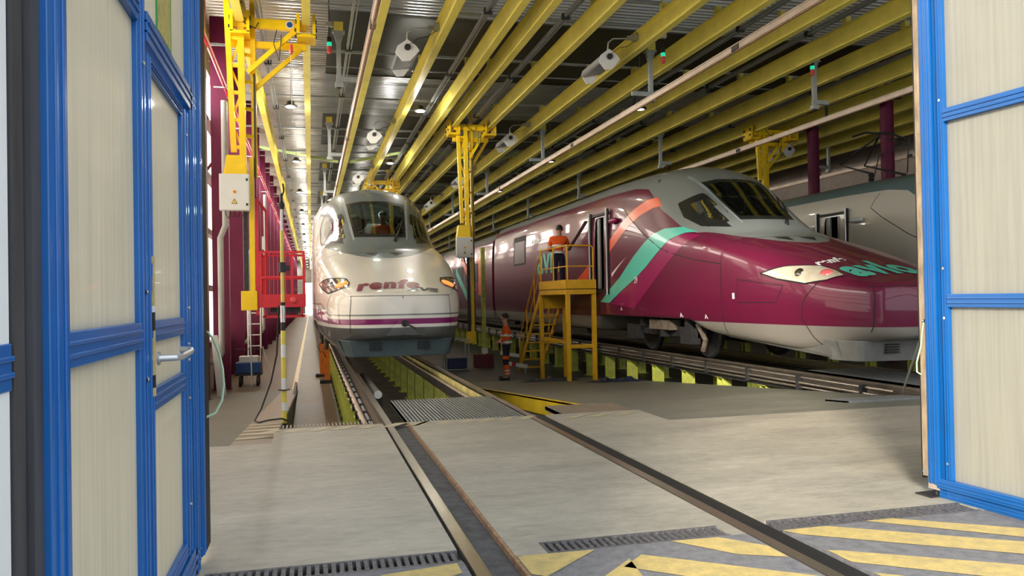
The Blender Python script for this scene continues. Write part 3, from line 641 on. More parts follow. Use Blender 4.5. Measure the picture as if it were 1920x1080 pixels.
    mb = MB().m('black').tube([(far*.55, -.13, ZB-.1), (far*.5, -.15, ZB-.4), (far*.58, -.15, ZB-.75), (far*.62, -.14, ZB-.2)], .009, 8); mb.build('cable_loop', t, smooth=True)
    return t
m1 = mast('tall yellow hoist mast with white control box and red basket by the magenta columns', -1.33, -.02, 17.3, -1.33, 1.15, (3.12, 3.85))
# red basket of that mast (a part with sub-parts); local to mast
bk = MB().m('red').box(.30, 1.2, .0, 1.3, 1.15, 1.20).build('basket', m1)
MB().m('red').box(.30, 1.2, -.02, .0, 1.15, 1.42).box(.30, 1.2, 1.3, 1.32, 1.15, 1.42).box(1.2, 1.22, -.02, 1.32, 1.15, 1.42).build('toe_board', bk)
mb = MB().m('red')
for x in (.32, 1.19): 
    for y in (0, 1.3): mb.bar((x, y, 1.2), (x, y, 2.3), .05)
for z in (1.78, 2.3):
    for y in (0, 1.3): mb.bar((.32, y, z), (1.19, y, z), .045)
    for x in (.32, 1.19): mb.bar((x, 0, z), (x, 1.3, z), .045)
for k in range(6):
    mb.bar((.42+k*.08, 0, 1.2), (.42+k*.08, 0, 2.3), .018); mb.bar((1.19, .2+k*.2, 1.4), (1.19, .2+k*.2, 2.3), .02)
mb.bar((.95, 0, 1.4), (.95, 0, 2.3), .05); mb.build('railing', bk)
mb = MB().m('red').bar((.26, .02, 1.0), (.26, .02, 3.42), .06).bar((.42, .5, 1.2), (.42, .5, 3.2), .04).bar((.26, .02, 3.42), (.42, .5, 3.2), .04).bar((.34, .3, 1.2), (.34, .3, 3.3), .03); mb.build('back_frame', bk)
mb = MB().m('red').box(.35, 1.2, .1, .14, .93, .98).box(.35, 1.2, 1.1, 1.14, .93, .98).bar((.4, .12, .95), (.4, .12, 1.15), .04).bar((1.15, .12, .95), (1.15, .12, 1.15), .04).m('dark').box(.5, 1.1, .2, 1.1, 1.05, 1.15); mb.build('under_frame', bk)
MB().m('lamp_off').lathe([(.075, 0), (.07, -.03), (.04, -.05)], (.98, -.02, 1.3), 'y', 16).build('lamp', bk)
MB().m('offwhite').box(.36, .41, -.04, 0, 2.35, 2.62).build('control_pendant', bk)
MB().m('galv').tube([(.12, -.06, 1.1), (.12, -.06, .3), (.13, -.06, -.45)], .016, 6).build('chain', m1)
mb = MB().m('galv').tube([(1.0, -.1, 6.4), (1.0, -.1, 5.0)], .008, 6).m('lamp_off').lathe([(.03, 6.62), (.04, 6.5), (.03, 6.42)], (1.0, -.1, 0), 'z', 10); mb.build('chain', m1)
MB().m('white').lathe([(.085, 0), (.085, -.006)], (.98, -.125, ZB+.02), 'y', 18).m('bluebox').lathe([(.06, -.006), (.06, -.009)], (.98, -.125, ZB+.02), 'y', 18).build('round_plate', m1)
m2 = mast('yellow hoist mast with grey control box between the white and purple trains', 4.72, 5.95, 26.5, 5.12, -.2, (2.62, 3.30), .93)
MB().m('postgreen').box(.55, .68, .3, .45, ZL, 3.0).build('lime_guide_post', m2)
m3 = mast('yellow hoist mast behind the purple train cab roof', 15.4, 16.9, 25.6, 15.8, 3.6, (4.2, 4.8), .8, lower=False)
m4 = mast('yellow hoist mast directly behind the white train roof', 2.88, 4.12, 39.6, 4.0, 3.0, (4.2, 4.8), .8, lower=False)

# ------------------------------------------------------------------ LEFT WALL: COLUMNS, PIPES, SMALL THINGS
cp = thing('steel_column', (0, 0, 0), 'x', 'column')
mb = MB().m('magenta'); mb.box(-.2, .2, -.13, -.105, 0, 9.8).box(-.2, .2, .105, .13, 0, 9.8).box(-.015, .015, -.105, .105, 0, 9.8).box(-.2, -.18, -.105, .105, 0, 9.8).box(.18, .2, -.105, .105, 0, 9.8); mb.build('shaft', cp)
MB().m('magenta').box(-.24, .24, -.18, .18, 0, .03).build('base_plate', cp)
MB().m('magenta').bar((.1, 0, 6.2), (-.35, 0, 5.6), .06).build('knee_brace', cp)
for k in range(26):
    o = cp if k == 0 else copy_tree(cp); y = 17.25+4.45*k; o.location = (-2.22, y, rampz(y)-.02)
    if k < 4: o['label'] = '%s magenta steel column of the left wall, counted from the blue door' % ('first', 'second', 'third', 'fourth')[k]
    else: o['label'] = 'distant magenta steel column along the left aisle wall'
    o['group'] = 'magenta wall columns'
for x, y, l in ((17.6, 21.4, 'round purple column above the background train, beside the right door'), (17.6, 25.2, 'round dark red column behind the purple train cab')):
    tag(MB().m('magenta').lathe([(.2, ZL), (.2, 8.6)], (x, y, 0), 'z', 24).build('round_column', smooth=True), l, 'column')
t = thing('red_pipe', (-1.95, 4.8, 6.5), 'shiny red pipe running high along the left wall', 'pipe')
MB().m('redpipe' if 'redpipe' in M else 'red').tube([(0, 0, 0), (0, 100, 0)], .045, 10).build('tube', t, smooth=True)
repeat(MB().m('galv').box(-.25, .07, 0, .05, -.06, -.03).build('clip', t), [(0, 6+k*4.75, 0) for k in range(18)])
for i, y in enumerate((20.6, 29.5, 38.4)):
    mb = MB().m('greyplastic').tube([(-2.0, y, 6.2), (-2.0, y, 3.15), (-2.12, y, 2.85), (-2.12, y, .05), (-2.2, y, -.12), (-2.5, y, -.2)], .07, 12)
    tag(mb.build('downpipe', smooth=True), 'grey downpipe with an offset elbow, %s from the blue door' % ('first', 'second', 'third')[i], 'downpipe', 'grey downpipes')
zt = rampz(22.6)
t = thing('cart', (-1.62, 22.5, zt), 'small blue box cart on black wheels by the magenta columns', 'cart')
MB().m('bluebox').box(-.34, .3, -.3, .3, .34, .62).build('box', t, bevel=.02); MB().m('offwhite').box(-.25, .22, -.2, .2, .62, .78).build('carton', t, bevel=.01)
MB().m('dark').box(-.36, .32, -.32, .32, .28, .34).build('frame', t); MB().m('dark').tube([(-.36, .3, .34), (-.36, .3, .95), (.28, .3, .95), (.3, .3, .34)], .014, 8).build('handle', t)
for x in (-.22, .22):
    for y in (-.25, .25): MB().m('black').lathe([(.06, -.03), (.13, -.03), (.13, .03), (.06, .03)], (x, y, .13), 'x', 16).build('wheel', t)
    mb = MB()
t = thing('stepladder', (-1.55, 24.5, rampz(24.5)), 'white ladder leaning behind the blue cart', 'ladder')
mb = MB().m('white').bar((-.25, 0, 0), (-.25, .2, 2.1), .04).bar((.1, 0, 0), (.1, .2, 2.1), .04).bar((.35, .3, 0), (.15, .2, .9), .03); mb.build('stile', t)
mb = MB().m('white')
for k in range(6): mb.bar((-.25, .03*k, .3+k*.32), (.1, .03*k, .3+k*.32), .03)
mb.build('rung', t)
mb = MB().m('offwhite').prism([(-2.02, rampz(18.6)), (-1.82, rampz(18.6)), (-2.0, rampz(18.6)+1.35), (-2.14, rampz(18.6)+1.35)], 'y', 18.6, 18.64)
tag(mb.build('leaning_board'), 'narrow cream board leaning against the second magenta column', 'board')
# telescopic pole at the pit edge
zp = rampz(10.0)
t = thing('telescopic_pole', (-.33, 10.0, zp-.1), 'tall yellow and white telescopic pole standing at the left pit edge', 'pole')
mb = MB()
segs = [('yellow2', 0, .16), ('reflect', .16, .26), ('yellow2', .26, .40), ('reflect', .40, .55), ('yellow2', .55, .80), ('reflect', .80, .95), ('yellow2', .95, 1.12), ('black', 1.12, 1.22), ('alu', 1.22, 1.42), ('black', 1.42, 1.46)]
M['yellow2'] = mat('pole_yellow', (.80, .66, .10), .35)
for k, z0, z1 in segs: mb.m(k).lathe([(.029, z0+.08), (.029, z1+.08)], n=12)
mb.build('lower_tube', t); MB().m('yellow2').lathe([(.022, 1.54), (.022, 2.40)], n=12).build('middle_tube', t, smooth=True); MB().m('white').lathe([(.017, 2.40), (.016, 2.68)], n=12).build('upper_tube', t)
MB().m('black').lathe([(.03, 2.66), (.035, 2.72), (.015, 2.76), (.012, 2.85)], n=10).tube([(0, 0, 2.8), (.03, 0, 2.88), (.02, 0, 2.97)], .01, 6).build('hook_head', t)
MB().m('black').lathe([(.02, -.05), (.035, 0), (.035, .09)], n=12).lathe([(.07, .485), (.07, .495)], n=14).build('foot', t); MB().m('dark').lathe([(.04, 1.9), (.04, 2.02)], n=10).box(0, .09, -.03, .02, 1.92, 1.98).build('clamp', t)
MB().m('alu').bar((-.08, -.05, .0), (.06, -.1, -.25), .012).bar((0, 0, .05), (-.12, -.08, .02), .02).build('foot_clamp', t)
mb = MB().m('black').tube([(-.28, 9.95, zp+.02), (-.36, 9.9, zp+.06), (-.5, 9.9, zp+.05), (-.62, 9.95, zp+.02), (-.68, 10.1, zp+.02), (-.62, 10.4, zp+.12), (-.5, 10.45, zp+.45), (-.42, 10.3, zp+.8), (-.38, 10.1, zp+1.4)], .010, 8)
tag(mb.build('cable', smooth=True), 'black cable curling on the concrete at the foot of the telescopic pole', 'cable')
# pit contents
t = thing('pit_tube', (1.02, 13.0, -.25), 'silver tube with white end cap lying along the inside of the left rail', 'tube')
MB().m('alu').tube([(0, 0, 0), (-.02, 3.5, 0)], .06, 14).build('tube', t, smooth=True); MB().m('white').lathe([(.065, -.02), (.065, .04)], axis='y', n=16).build('cap', t)
MB().m('black').box(-.04, .08, .1, .2, -.87, -.06).box(-.04, .08, 2.6, 2.7, -.87, -.06).build('stand', t)
for i, (x, y) in enumerate(((.40, 22.3), (.30, 24.2))):
    t = thing('track_jack', (x, y, ZL), ('front' if i == 0 else 'rear')+' orange jack column beside the left rail under the white train', 'jack')
    MB().m('orangepaint').box(-.07, .07, -.1, .1, .08, 1.0).build('column', t); MB().m('dark').box(-.16, .12, -.18, .18, 0, .08).lathe([(.05, -.05), (.05, .05)], (-.15, -.15, .05), 'x', 12).build('base', t)
    MB().m('black').tube([(-.05, -.1, 1.0), (-.12, -.15, .9), (-.05, -.12, .7)], .01, 6).build('hose', t)
def tub(x, y, z, sx, sy, lab):
    mb = MB().m('tarp'); n, m_ = 26, 8; vs = []; rnd = random.Random(int(x*100))
    ph = [rnd.uniform(0, 6) for _ in range(4)]
    for i in range(n+1):
        for j in range(m_+1):
            u, v = i/n, j/m_; e = min(1, 6*min(u, 1-u, ))*min(1, 3.2*min(v, 1-v))
            xx = (u-.5)*sx; yy = (v-.5)*sy*(1+.3*math.sin(u*9+ph[0]))
            hgt = e*(.05+.05*math.sin(u*17+ph[1])*math.sin(v*6+ph[2])+.03*math.sin(u*41+ph[3]))
            vs.append((xx, yy, .006+max(0, hgt)))
    fs = [(i*(m_+1)+j, (i+1)*(m_+1)+j, (i+1)*(m_+1)+j+1, i*(m_+1)+j+1) for i in range(n) for j in range(m_)]
    o = mb.add(vs, fs).build('tarp', smooth=True, loc=(x, y, z)); o.rotation_euler = (math.atan(ZL/(RY1-RY0)), 0, 0)
    tag(o, lab, 'tarp', 'crumpled tarps by the platform')
tub(5.75, 19.2, rampz(19.2), 1.5, .7, 'dark blue crumpled tarp at the left platform legs'); tub(6.75, 17.2, rampz(17.2), 1.3, .6, 'dark blue crumpled tarp right of the platform, along the lime posts')
t = thing('barrier', (5.75, 22.6, ZL), 'white and red striped barrier on the floor behind the standing worker', 'barrier')
mb = MB().m('white').bar((-.3, 0, .32), (.35, .0, .20), .05, .11).bar((-.45, 0, .62), (.1, 0, .52), .04, .1).m('red').bar((-.12, -.03, .29), (.0, -.03, .265), .01, .112); mb.build('plank', t)
MB().m('greyplastic').bar((-.3, 0, 0), (-.25, 0, .6), .04).bar((.3, 0, 0), (.25, 0, .25), .04).build('leg', t)
t = thing('parts_cage', (4.35, 24.6, ZL), 'grey framed cage with a blue bin right of the white train nose', 'cage')
mb = MB().m('greyplastic')
for x in (-.35, .35):
    for y in (-.3, .3): mb.bar((x, y, 0), (x, y, .95), .03)
for z in (.03, .95):
    for y in (-.3, .3): mb.bar((-.35, y, z), (.35, y, z), .03)
mb.build('frame', t); MB().m('darkblue').box(-.3, .3, -.25, .25, .05, .38).build('bin', t, bevel=.02)
t = thing('red_cabinet', (5.35, 25.2, ZL), 'low dark red box on the floor behind the standing worker', 'box')
MB().m('darkred').box(-.3, .3, -.2, .2, 0, .42).build('body', t, bevel=.01); MB().m('offwhite').box(-.1, .1, -.21, -.2, .45, .62).box(-.01, .01, -.2, -.19, .4, .46).build('plate', t)
# ------------------------------------------------------------------ TRAINS
ST = [  # s, then (x,z) from bottom centre round to top centre
 (0.00, [(0, .66), (.30, .66), (.46, .74), (.50, 1.0), (.46, 1.20), (.36, 1.28), (.25, 1.305), (.12, 1.31), (0, 1.31)]),
 (0.06, [(0, .62), (.48, .62), (.66, .74), (.70, 1.03), (.65, 1.24), (.54, 1.325), (.38, 1.355), (.18, 1.36), (0, 1.36)]),
 (0.15, [(0, .60), (.60, .60), (.79, .74), (.83, 1.05), (.78, 1.28), (.66, 1.37), (.45, 1.40), (.22, 1.41), (0, 1.41)]),
 (0.30, [(0, .58), (.70, .58), (.90, .74), (.94, 1.08), (.89, 1.31), (.76, 1.39), (.50, 1.425), (.25, 1.44), (0, 1.445)]),
 (0.60, [(0, .54), (.85, .54), (1.03, .74), (1.07, 1.12), (1.01, 1.36), (.86, 1.455), (.56, 1.51), (.28, 1.53), (0, 1.535)]),
 (1.00, [(0, .44), (.95, .44), (1.12, .74), (1.17, 1.15), (1.11, 1.42), (.95, 1.54), (.60, 1.61), (.30, 1.635), (0, 1.64)]),
 (1.60, [(0, .39), (1.03, .39), (1.22, .74), (1.27, 1.20), (1.22, 1.55), (1.03, 1.70), (.66, 1.785), (.33, 1.815), (0, 1.82)]),
 (2.40, [(0, .44), (1.12, .44), (1.31, .74), (1.37, 1.25), (1.32, 1.75), (1.12, 1.93), (.72, 2.00), (.36, 2.03), (0, 2.04)]),
 (3.40, [(0, .50), (1.18, .50), (1.38, .76), (1.43, 1.30), (1.39, 1.99), (1.22, 2.16), (.85, 2.24), (.42, 2.27), (0, 2.28)]),
 (3.80, [(0, .54), (1.22, .54), (1.40, .80), (1.44, 1.35), (1.40, 2.07), (1.24, 2.25), (.95, 2.33), (.52, 2.39), (0, 2.42)]),
 (4.20, [(0, .62), (1.28, .62), (1.41, .86), (1.45, 1.38), (1.42, 2.14), (1.27, 2.34), (1.00, 2.46), (.66, 2.64), (0, 2.74)]),
 (4.80, [(0, .78), (1.34, .78), (1.42, .92), (1.46, 1.42), (1.435, 2.20), (1.32, 2.43), (1.06, 2.72), (.72, 3.03), (0, 3.17)]),
 (5.40, [(0, .80), (1.38, .80), (1.44, .95), (1.465, 1.45), (1.445, 2.26), (1.35, 2.58), (1.12, 3.03), (.76, 3.44), (0, 3.60)]),
 (6.00, [(0, .80), (1.40, .80), (1.45, .95), (1.47, 1.5), (1.455, 2.34), (1.38, 2.74), (1.18, 3.30), (.80, 3.73), (0, 3.90)]),
 (6.80, [(0, .80), (1.42, .80), (1.46, .95), (1.48, 1.5), (1.465, 2.40), (1.41, 2.88), (1.26, 3.47), (.88, 3.90), (0, 4.07)]),
 (8.00, [(0, .80), (1.43, .80), (1.47, .95), (1.48, 1.5), (1.475, 2.42), (1.44, 3.02), (1.34, 3.56), (.97, 3.96), (0, 4.12)]),
 (9.30, [(0, .80), (1.43, .80), (1.47, .95), (1.48, 1.5), (1.48, 2.45), (1.455, 3.08), (1.38, 3.60), (1.0, 3.98), (0, 4.12)]),
 (9.80, [(0, .42), (1.30, .42), (1.45, .80), (1.48, 1.5), (1.48, 2.45), (1.46, 3.10), (1.38, 3.62), (1.0, 3.98), (0, 4.12)]),
 (21.0, [(0, .42), (1.30, .42), (1.45, .80), (1.48, 1.5), (1.48, 2.45), (1.46, 3.10), (1.38, 3.62), (1.0, 3.98), (0, 4.12)])]
_S = np.array([a for a, _ in ST]); _P = np.array([p for _, p in ST], float)          # (n,9,2)
def pchip(xs, ys, x):
    h = np.diff(xs); d = np.diff(ys)/h; m = np.zeros(len(xs)); m[0] = d[0]; m[-1] = d[-1]
    for i in range(1, len(xs)-1):
        if d[i-1]*d[i] > 0:
            w1 = 2*h[i]+h[i-1]; w2 = h[i]+2*h[i-1]; m[i] = (w1+w2)/(w1/d[i-1]+w2/d[i])
    i = int(min(max(np.searchsorted(xs, x)-1, 0), len(xs)-2)); t = (x-xs[i])/h[i]
    return (2*t**3-3*t*t+1)*ys[i]+(t**3-2*t*t+t)*h[i]*m[i]+(-2*t**3+3*t*t)*ys[i+1]+(t**3-t*t)*h[i]*m[i+1]
def catmull(P, sub):
    P = [Vector((p[0], p[1])) for p in P]; ext = [Vector((-P[1].x, P[1].y))]+P+[Vector((-P[-2].x, P[-2].y))]; out = []
    for i in range(1, len(ext)-2):
        p0, p1, p2, p3 = ext[i-1:i+3]
        for k in range(sub):
            t = k/sub; d0 = (p2-p0)*.5; d1 = (p3-p1)*.5
            L = (p2-p1).length; 
            for d_ in (d0, d1):
                if d_.length > L*1.1: d_ *= L*1.1/d_.length
            out.append((2*t**3-3*t*t+1)*p1+(t**3-2*t*t+t)*d0+(-2*t**3+3*t*t)*p2+(t**3-t*t)*d1)
    out.append(P[-1]); return out
def section(s, sub=7):
    P = [(pchip(_S, _P[:, j, 0], s), pchip(_S, _P[:, j, 1], s)) for j in range(9)]
    return catmull(P, sub)
def poly_sdf(poly, u, v):     # >0 inside
    d = 1e9; ins = False; n = len(poly)
    for i in range(n):
        x1, y1 = poly[i]; x2, y2 = poly[(i+1) % n]; ex, ey = x2-x1, y2-y1
        t = max(0, min(1, ((u-x1)*ex+(v-y1)*ey)/(ex*ex+ey*ey))); dx, dy = u-x1-t*ex, v-y1-t*ey
        d = min(d, math.hypot(dx, dy))
        if (y1 > v) != (y2 > v) and u < (x2-x1)*(v-y1)/(y2-y1)+x1: ins = not ins
    return d if ins else -d
WS = [(-.53, 2.74), (.53, 2.74), (.60, 3.20), (.62, 3.48), (.30, 3.53), (-.30, 3.53), (-.62, 3.48), (-.60, 3.20)]       # windshield, seen from the front (x,z)
WSF = [(-.60, 2.66), (.60, 2.66), (.69, 3.20), (.70, 3.54), (.34, 3.61), (-.34, 3.61), (-.70, 3.54), (-.69, 3.20)]      # its black surround
SW = [(4.15, 2.62), (4.55, 2.70), (4.98, 2.86), (5.28, 3.07), (4.78, 3.24), (4.38, 2.93)]                               # side window (s,z)
SWF = [(3.98, 2.50), (4.65, 2.57), (5.25, 2.80), (5.62, 3.12), (4.85, 3.44), (4.30, 3.06)]
def zbound(s): return np.interp(s, [2.8, 3.4, 4.1, 4.6, 5.2, 6.07, 6.6, 6.88, 7.49, 9, 22], [2.0, 2.15, 2.33, 2.44, 2.62, 3.05, 3.42, 3.58, 3.67, 3.7, 3.72])
def livery(name, upper, main, lower, band=None, lowz=.77):
    m = bpy.data.materials.new(name); m.use_nodes = True; N = m.node_tree.nodes; L = m.node_tree.links; p = N['Principled BSDF']
    p.inputs['Roughness'].default_value = .34; p.inputs['Specular IOR Level'].default_value = .25; p.inputs['Coat Weight'].default_value = .6; p.inputs['Coat Roughness'].default_value = .04
    tc = N.new('ShaderNodeTexCoord'); no = N.new('ShaderNodeTexNoise'); no.inputs['Scale'].default_value = 1.6; no.inputs['Detail'].default_value = 8; no.inputs['Roughness'].default_value = .7
    L.new(tc.outputs['Object'], no.inputs[0]); mr = N.new('ShaderNodeMapRange'); mr.inputs['To Min'].default_value = .93; mr.inputs['To Max'].default_value = 1.06; L.new(no.outputs['Fac'], mr.inputs[0])
    r2 = N.new('ShaderNodeMapRange'); r2.inputs['From Min'].default_value = .3; r2.inputs['From Max'].default_value = .7; r2.inputs['To Min'].default_value = .24; r2.inputs['To Max'].default_value = .30
    def step(attr):
        a = N.new('ShaderNodeAttribute'); a.attribute_name = attr; g = N.new('ShaderNodeMath'); g.operation = 'GREATER_THAN'; g.inputs[1].default_value = 0
        L.new(a.outputs['Fac'], g.inputs[0]); return g.outputs[0]
    sp = N.new('ShaderNodeSeparateXYZ'); L.new(tc.outputs['Object'], sp.inputs[0])
    cur = None; base = N.new('ShaderNodeRGB'); base.outputs[0].default_value = (*main, 1); cur = base.outputs[0]
    def over(fac, col):
        nonlocal cur
        mx = N.new('ShaderNodeMix'); mx.data_type = 'RGBA'; L.new(fac, mx.inputs[0]); L.new(cur, mx.inputs[6])
        mx.inputs[7].default_value = (*col, 1); cur = mx.outputs[2]
    def lt(sock, v):
        g = N.new('ShaderNodeMath'); g.operation = 'LESS_THAN'; g.inputs[1].default_value = v; L.new(sock, g.inputs[0]); return g.outputs[0]
    def mth(op, a, b=None, c=None, clamp=False):
        g = N.new('ShaderNodeMath'); g.operation = op; g.use_clamp = clamp
        for q, v in enumerate((a, b, c)):
            if v is None: continue
            if isinstance(v, (int, float)): g.inputs[q].default_value = v
            else: L.new(v, g.inputs[q])
        return g.outputs[0]
    if band:
        f = mth('DIVIDE', mth('SUBTRACT', sp.outputs['Y'], 1.2), .8, clamp=True)
        d1_ = mth('ABSOLUTE', mth('SUBTRACT', sp.outputs['Z'], mth('MULTIPLY_ADD', f, .09, .895)))
        over(mth('LESS_THAN', d1_, mth('MULTIPLY_ADD', f, .07, .048)), band)
        over(mth('LESS_THAN', mth('ABSOLUTE', mth('SUBTRACT', sp.outputs['Z'], mth('MULTIPLY_ADD', f, .2, 1.01))), .014), (.20, .21, .20))
    over(step('m_up'), upper); over(lt(sp.outputs['Z'], lowz), lower); over(step('m_win'), (.02, .022, .022))
    hs = N.new('ShaderNodeVectorMath'); hs.operation = 'SCALE'; L.new(cur, hs.inputs[0]); L.new(mr.outputs[0], hs.inputs['Scale']); L.new(hs.outputs[0], p.inputs['Base Color'])
    tr = N.new('ShaderNodeBsdfTransparent'); mx = N.new('ShaderNodeMixShader'); L.new(step('m_cut'), mx.inputs[0]); L.new(p.outputs[0], mx.inputs[1]); L.new(tr.outputs[0], mx.inputs[2])
    L.new(mx.outputs[0], N['Material Output'].inputs[0]); return m
GREY = (.23, .255, .26)
M['avlo'] = livery('purple_livery', GREY, (.135, .009, .042), (.27, .25, .225))
M['ave'] = livery('white_livery', (.17, .20, .21), (.74, .72, .68), (.10, .105, .11), band=(.22, .012, .13), lowz=.79)
M['ave3'] = livery('dusty_white_livery', (.12, .18, .20), (.62, .59, .54), (.2, .2, .2), lowz=.79)
M['gangway'] = mat('gangway_rubber', (.03, .03, .035), .6)
M['skirt'] = mat('slate_skirt_paint', (.08, .115, .13), .4, var=.12)
M['skirtgrey'] = mat('warm_grey_skirt_paint', (.24, .24, .23), .4, var=.12)
M['seam'] = mat('panel_gap', (.012, .010, .012), .7)
M['lampbody2'] = mat('cream_headlamp_bowl', (.66, .60, .48), .2, .1, var=.1, scale=6, coat=1)
M['interior'] = mat('cab_interior', (.10, .11, .09), .7, var=.2)
M['interior2'] = mat('cab_console', (.33, .32, .26), .6, var=.1)
M['lampbody'] = mat('headlamp_bowl', (.55, .55, .50), .25, .4, var=.12, scale=12)
def loft(s_list, sub=7):
    vs, fs = [], []; info = []
    for s in s_list:
        h = section(s, sub); ring = [(p.x, s, p.y) for p in h] + [(-p.x, s, p.y) for p in h[-2:0:-1]]
        vs += ring; n = len(ring)
    for i in range(len(s_list)-1):
        for k in range(n): fs.append((i*n+k, i*n+(k+1) % n, (i+1)*n+(k+1) % n, (i+1)*n+k))
    return vs, fs, n
class Conform:
    def __init__(s, vs, fs): s.t = BVHTree.FromPolygons([Vector(v) for v in vs], fs)
    def hit(s, p, d):
        d = Vector(d).normalized(); r = s.t.ray_cast(Vector(p)-d*4, d)
        if r[0] is None: r = s.t.find_nearest(Vector(p)); return r[0], (r[1] if r[1].dot(d) < 0 else -r[1])
        return r[0], (r[1] if r[1].dot(d) < 0 else -r[1])
def fine(pts3, edge=.06, it=5):
    bm = bmesh.new(); vs = [bm.verts.new(p) for p in pts3]; bm.faces.new(vs); bmesh.ops.triangulate(bm, faces=bm.faces)
    refine(bm, edge, it); return bm
def refine(bm, edge, it):
    for _ in range(it):
        es = [e for e in bm.edges if e.calc_length() > edge]
        if not es: break
        bmesh.ops.subdivide_edges(bm, edges=es, cuts=1, use_grid_fill=True); bmesh.ops.triangulate(bm, faces=bm.faces)
def conform_bm(bm, cf, d, off, name, key, parent, thick=0):
    for v in bm.verts:
        h, n = cf.hit(v.co, d); v.co = h+n*off
    me = bpy.data.meshes.new(name); bm.to_mesh(me); bm.free(); me.materials.append(M[key])
    o = bpy.data.objects.new(name, me); C.objects.link(o); o.parent = parent; smooth_by_angle(o, 60); return o
def decal(cf, pts3, d, name, key, parent, off=.004, edge=.08):
    return conform_bm(fine(pts3, edge), cf, d, off, name, key, parent)
def strip(cf, pts, d, width, name, key, parent, off=.004, step=.06):
    """thin ribbon following a polyline of approximate 3-D points, laid on the body"""
    P = [Vector(p) for p in pts]; out = []
    for a, b in zip(P[:-1], P[1:]):
        n = max(1, int((b-a).length/step)); out += [a+(b-a)*k/n for k in range(n)]
    out.append(P[-1]); D = Vector(d).normalized(); L = []; R = []
    hit = [cf.hit(p, D) for p in out]
    for i, (h, n) in enumerate(hit):
        t = (hit[min(i+1, len(hit)-1)][0]-hit[max(i-1, 0)][0]).normalized(); sd_ = t.cross(n).normalized()*width/2
        L.append(h+sd_+n*off); R.append(h-sd_+n*off)
    vs = L+R; n = len(L); mb = MB().m(key); mb.add(vs, [(i, i+1, n+i+1, n+i) for i in range(n-1)]); return mb.build(name, parent)
def text_mesh(txt, size, shear=0., bold=0., space=1.):
    cu = bpy.data.curves.new('t', 'FONT'); cu.body = txt; cu.size = size; cu.shear = shear; cu.offset = bold; cu.space_character = space; cu.align_x = 'CENTER'
    o = bpy.data.objects.new('t', cu); C.objects.link(o); dg = bpy.context.evaluated_depsgraph_get(); dg.update()
    me = bpy.data.meshes.new_from_object(o.evaluated_get(dg)); bpy.data.objects.remove(o); bm = bmesh.new(); bm.from_mesh(me); bpy.data.meshes.remove(me); return bm
def text_on(cf, txt, size, org, ux, uy, d, name, key, parent, shear=0., bold=0., space=1., sx=1., off=.010):
    bm = text_mesh(txt, size, shear, bold, space); refine(bm, .035, 5); ux, uy, org = Vector(ux), Vector(uy), Vector(org)
    for v in bm.verts: v.co = org+ux*v.co.x*sx+uy*v.co.y
    return conform_bm(bm, cf, d, off, name, key, parent)
NS = list(np.unique(np.round(np.concatenate([np.linspace(0, .3, 9), np.linspace(.3, 2.6, 28), np.linspace(2.6, 7.8, 100), np.linspace(7.8, 10, 16), np.linspace(10, 21, 12)]), 4)))
SV, SF, SN = loft(NS)
CF = Conform(SV, SF)
me_cache = {}
def put_attrs(me, A):
    for k in A: me.attributes.new(k, 'FLOAT', 'POINT')
    for k, v in A.items(): me.attributes[k].data.foreach_set('value', v)
def body_mesh(key):
    me = bpy.data.meshes.new('power_car_body')
    vs = list(SV); fs = list(SF)
    c0 = len(vs); vs.append((0, -.035, 1.0)); fs += [(c0, (k+1) % SN, k) for k in range(SN)]
    c1 = len(vs); vs.append((0, 21.0, 2.2)); b = (len(NS)-1)*SN; fs += [(c1, b+k, b+(k+1) % SN) for k in range(SN)]
    me.from_pydata(vs, [], fs); me.materials.append(M[key])
    A = {k: [0.]*len(vs) for k in ('m_up', 'm_cut', 'm_win', 'm_band', 'm_line')}
    for i, (x, s, z) in enumerate(vs):
        up = min(s-(2.75+1.15*x*x), z-zbound(s)) if s > 2 else -1
        cut = win = -1.
        if 3.5 < s < 6.3 and z > 2.3: 
            cut = poly_sdf(WS, x, z); win = poly_sdf(WSF, x, z)
            if abs(x) > .78:
                cut = max(cut, poly_sdf(SW, s, z)); win = max(win, poly_sdf(SWF, s, z))
        if 8.9 < s < 9.7 and x < 0 and z > .8 or (8.5 < s < 10.2 and x < 0):
            cut = max(cut, poly_sdf([(8.98, 1.42), (9.62, 1.42), (9.62, 3.2), (8.98, 3.2)], s, z)) if key != 'ave' else cut
        f = min(1, max(0, (s-1.2)/.8)); zc = .90; hw = .048+.07*f
        A['m_up'][i] = up; A['m_cut'][i] = cut; A['m_win'][i] = win; A['m_band'][i] = hw-abs(z-(zc+.09*f)); A['m_line'][i] = .012-abs(z-(1.01+.2*f))
    put_attrs(me, A)
    bm = bmesh.new(); bm.from_mesh(me); bmesh.ops.recalc_face_normals(bm, faces=bm.faces); bm.to_mesh(me); bm.free()
    return me
def both(fn):
    for sgn in (-1, 1): fn(sgn)
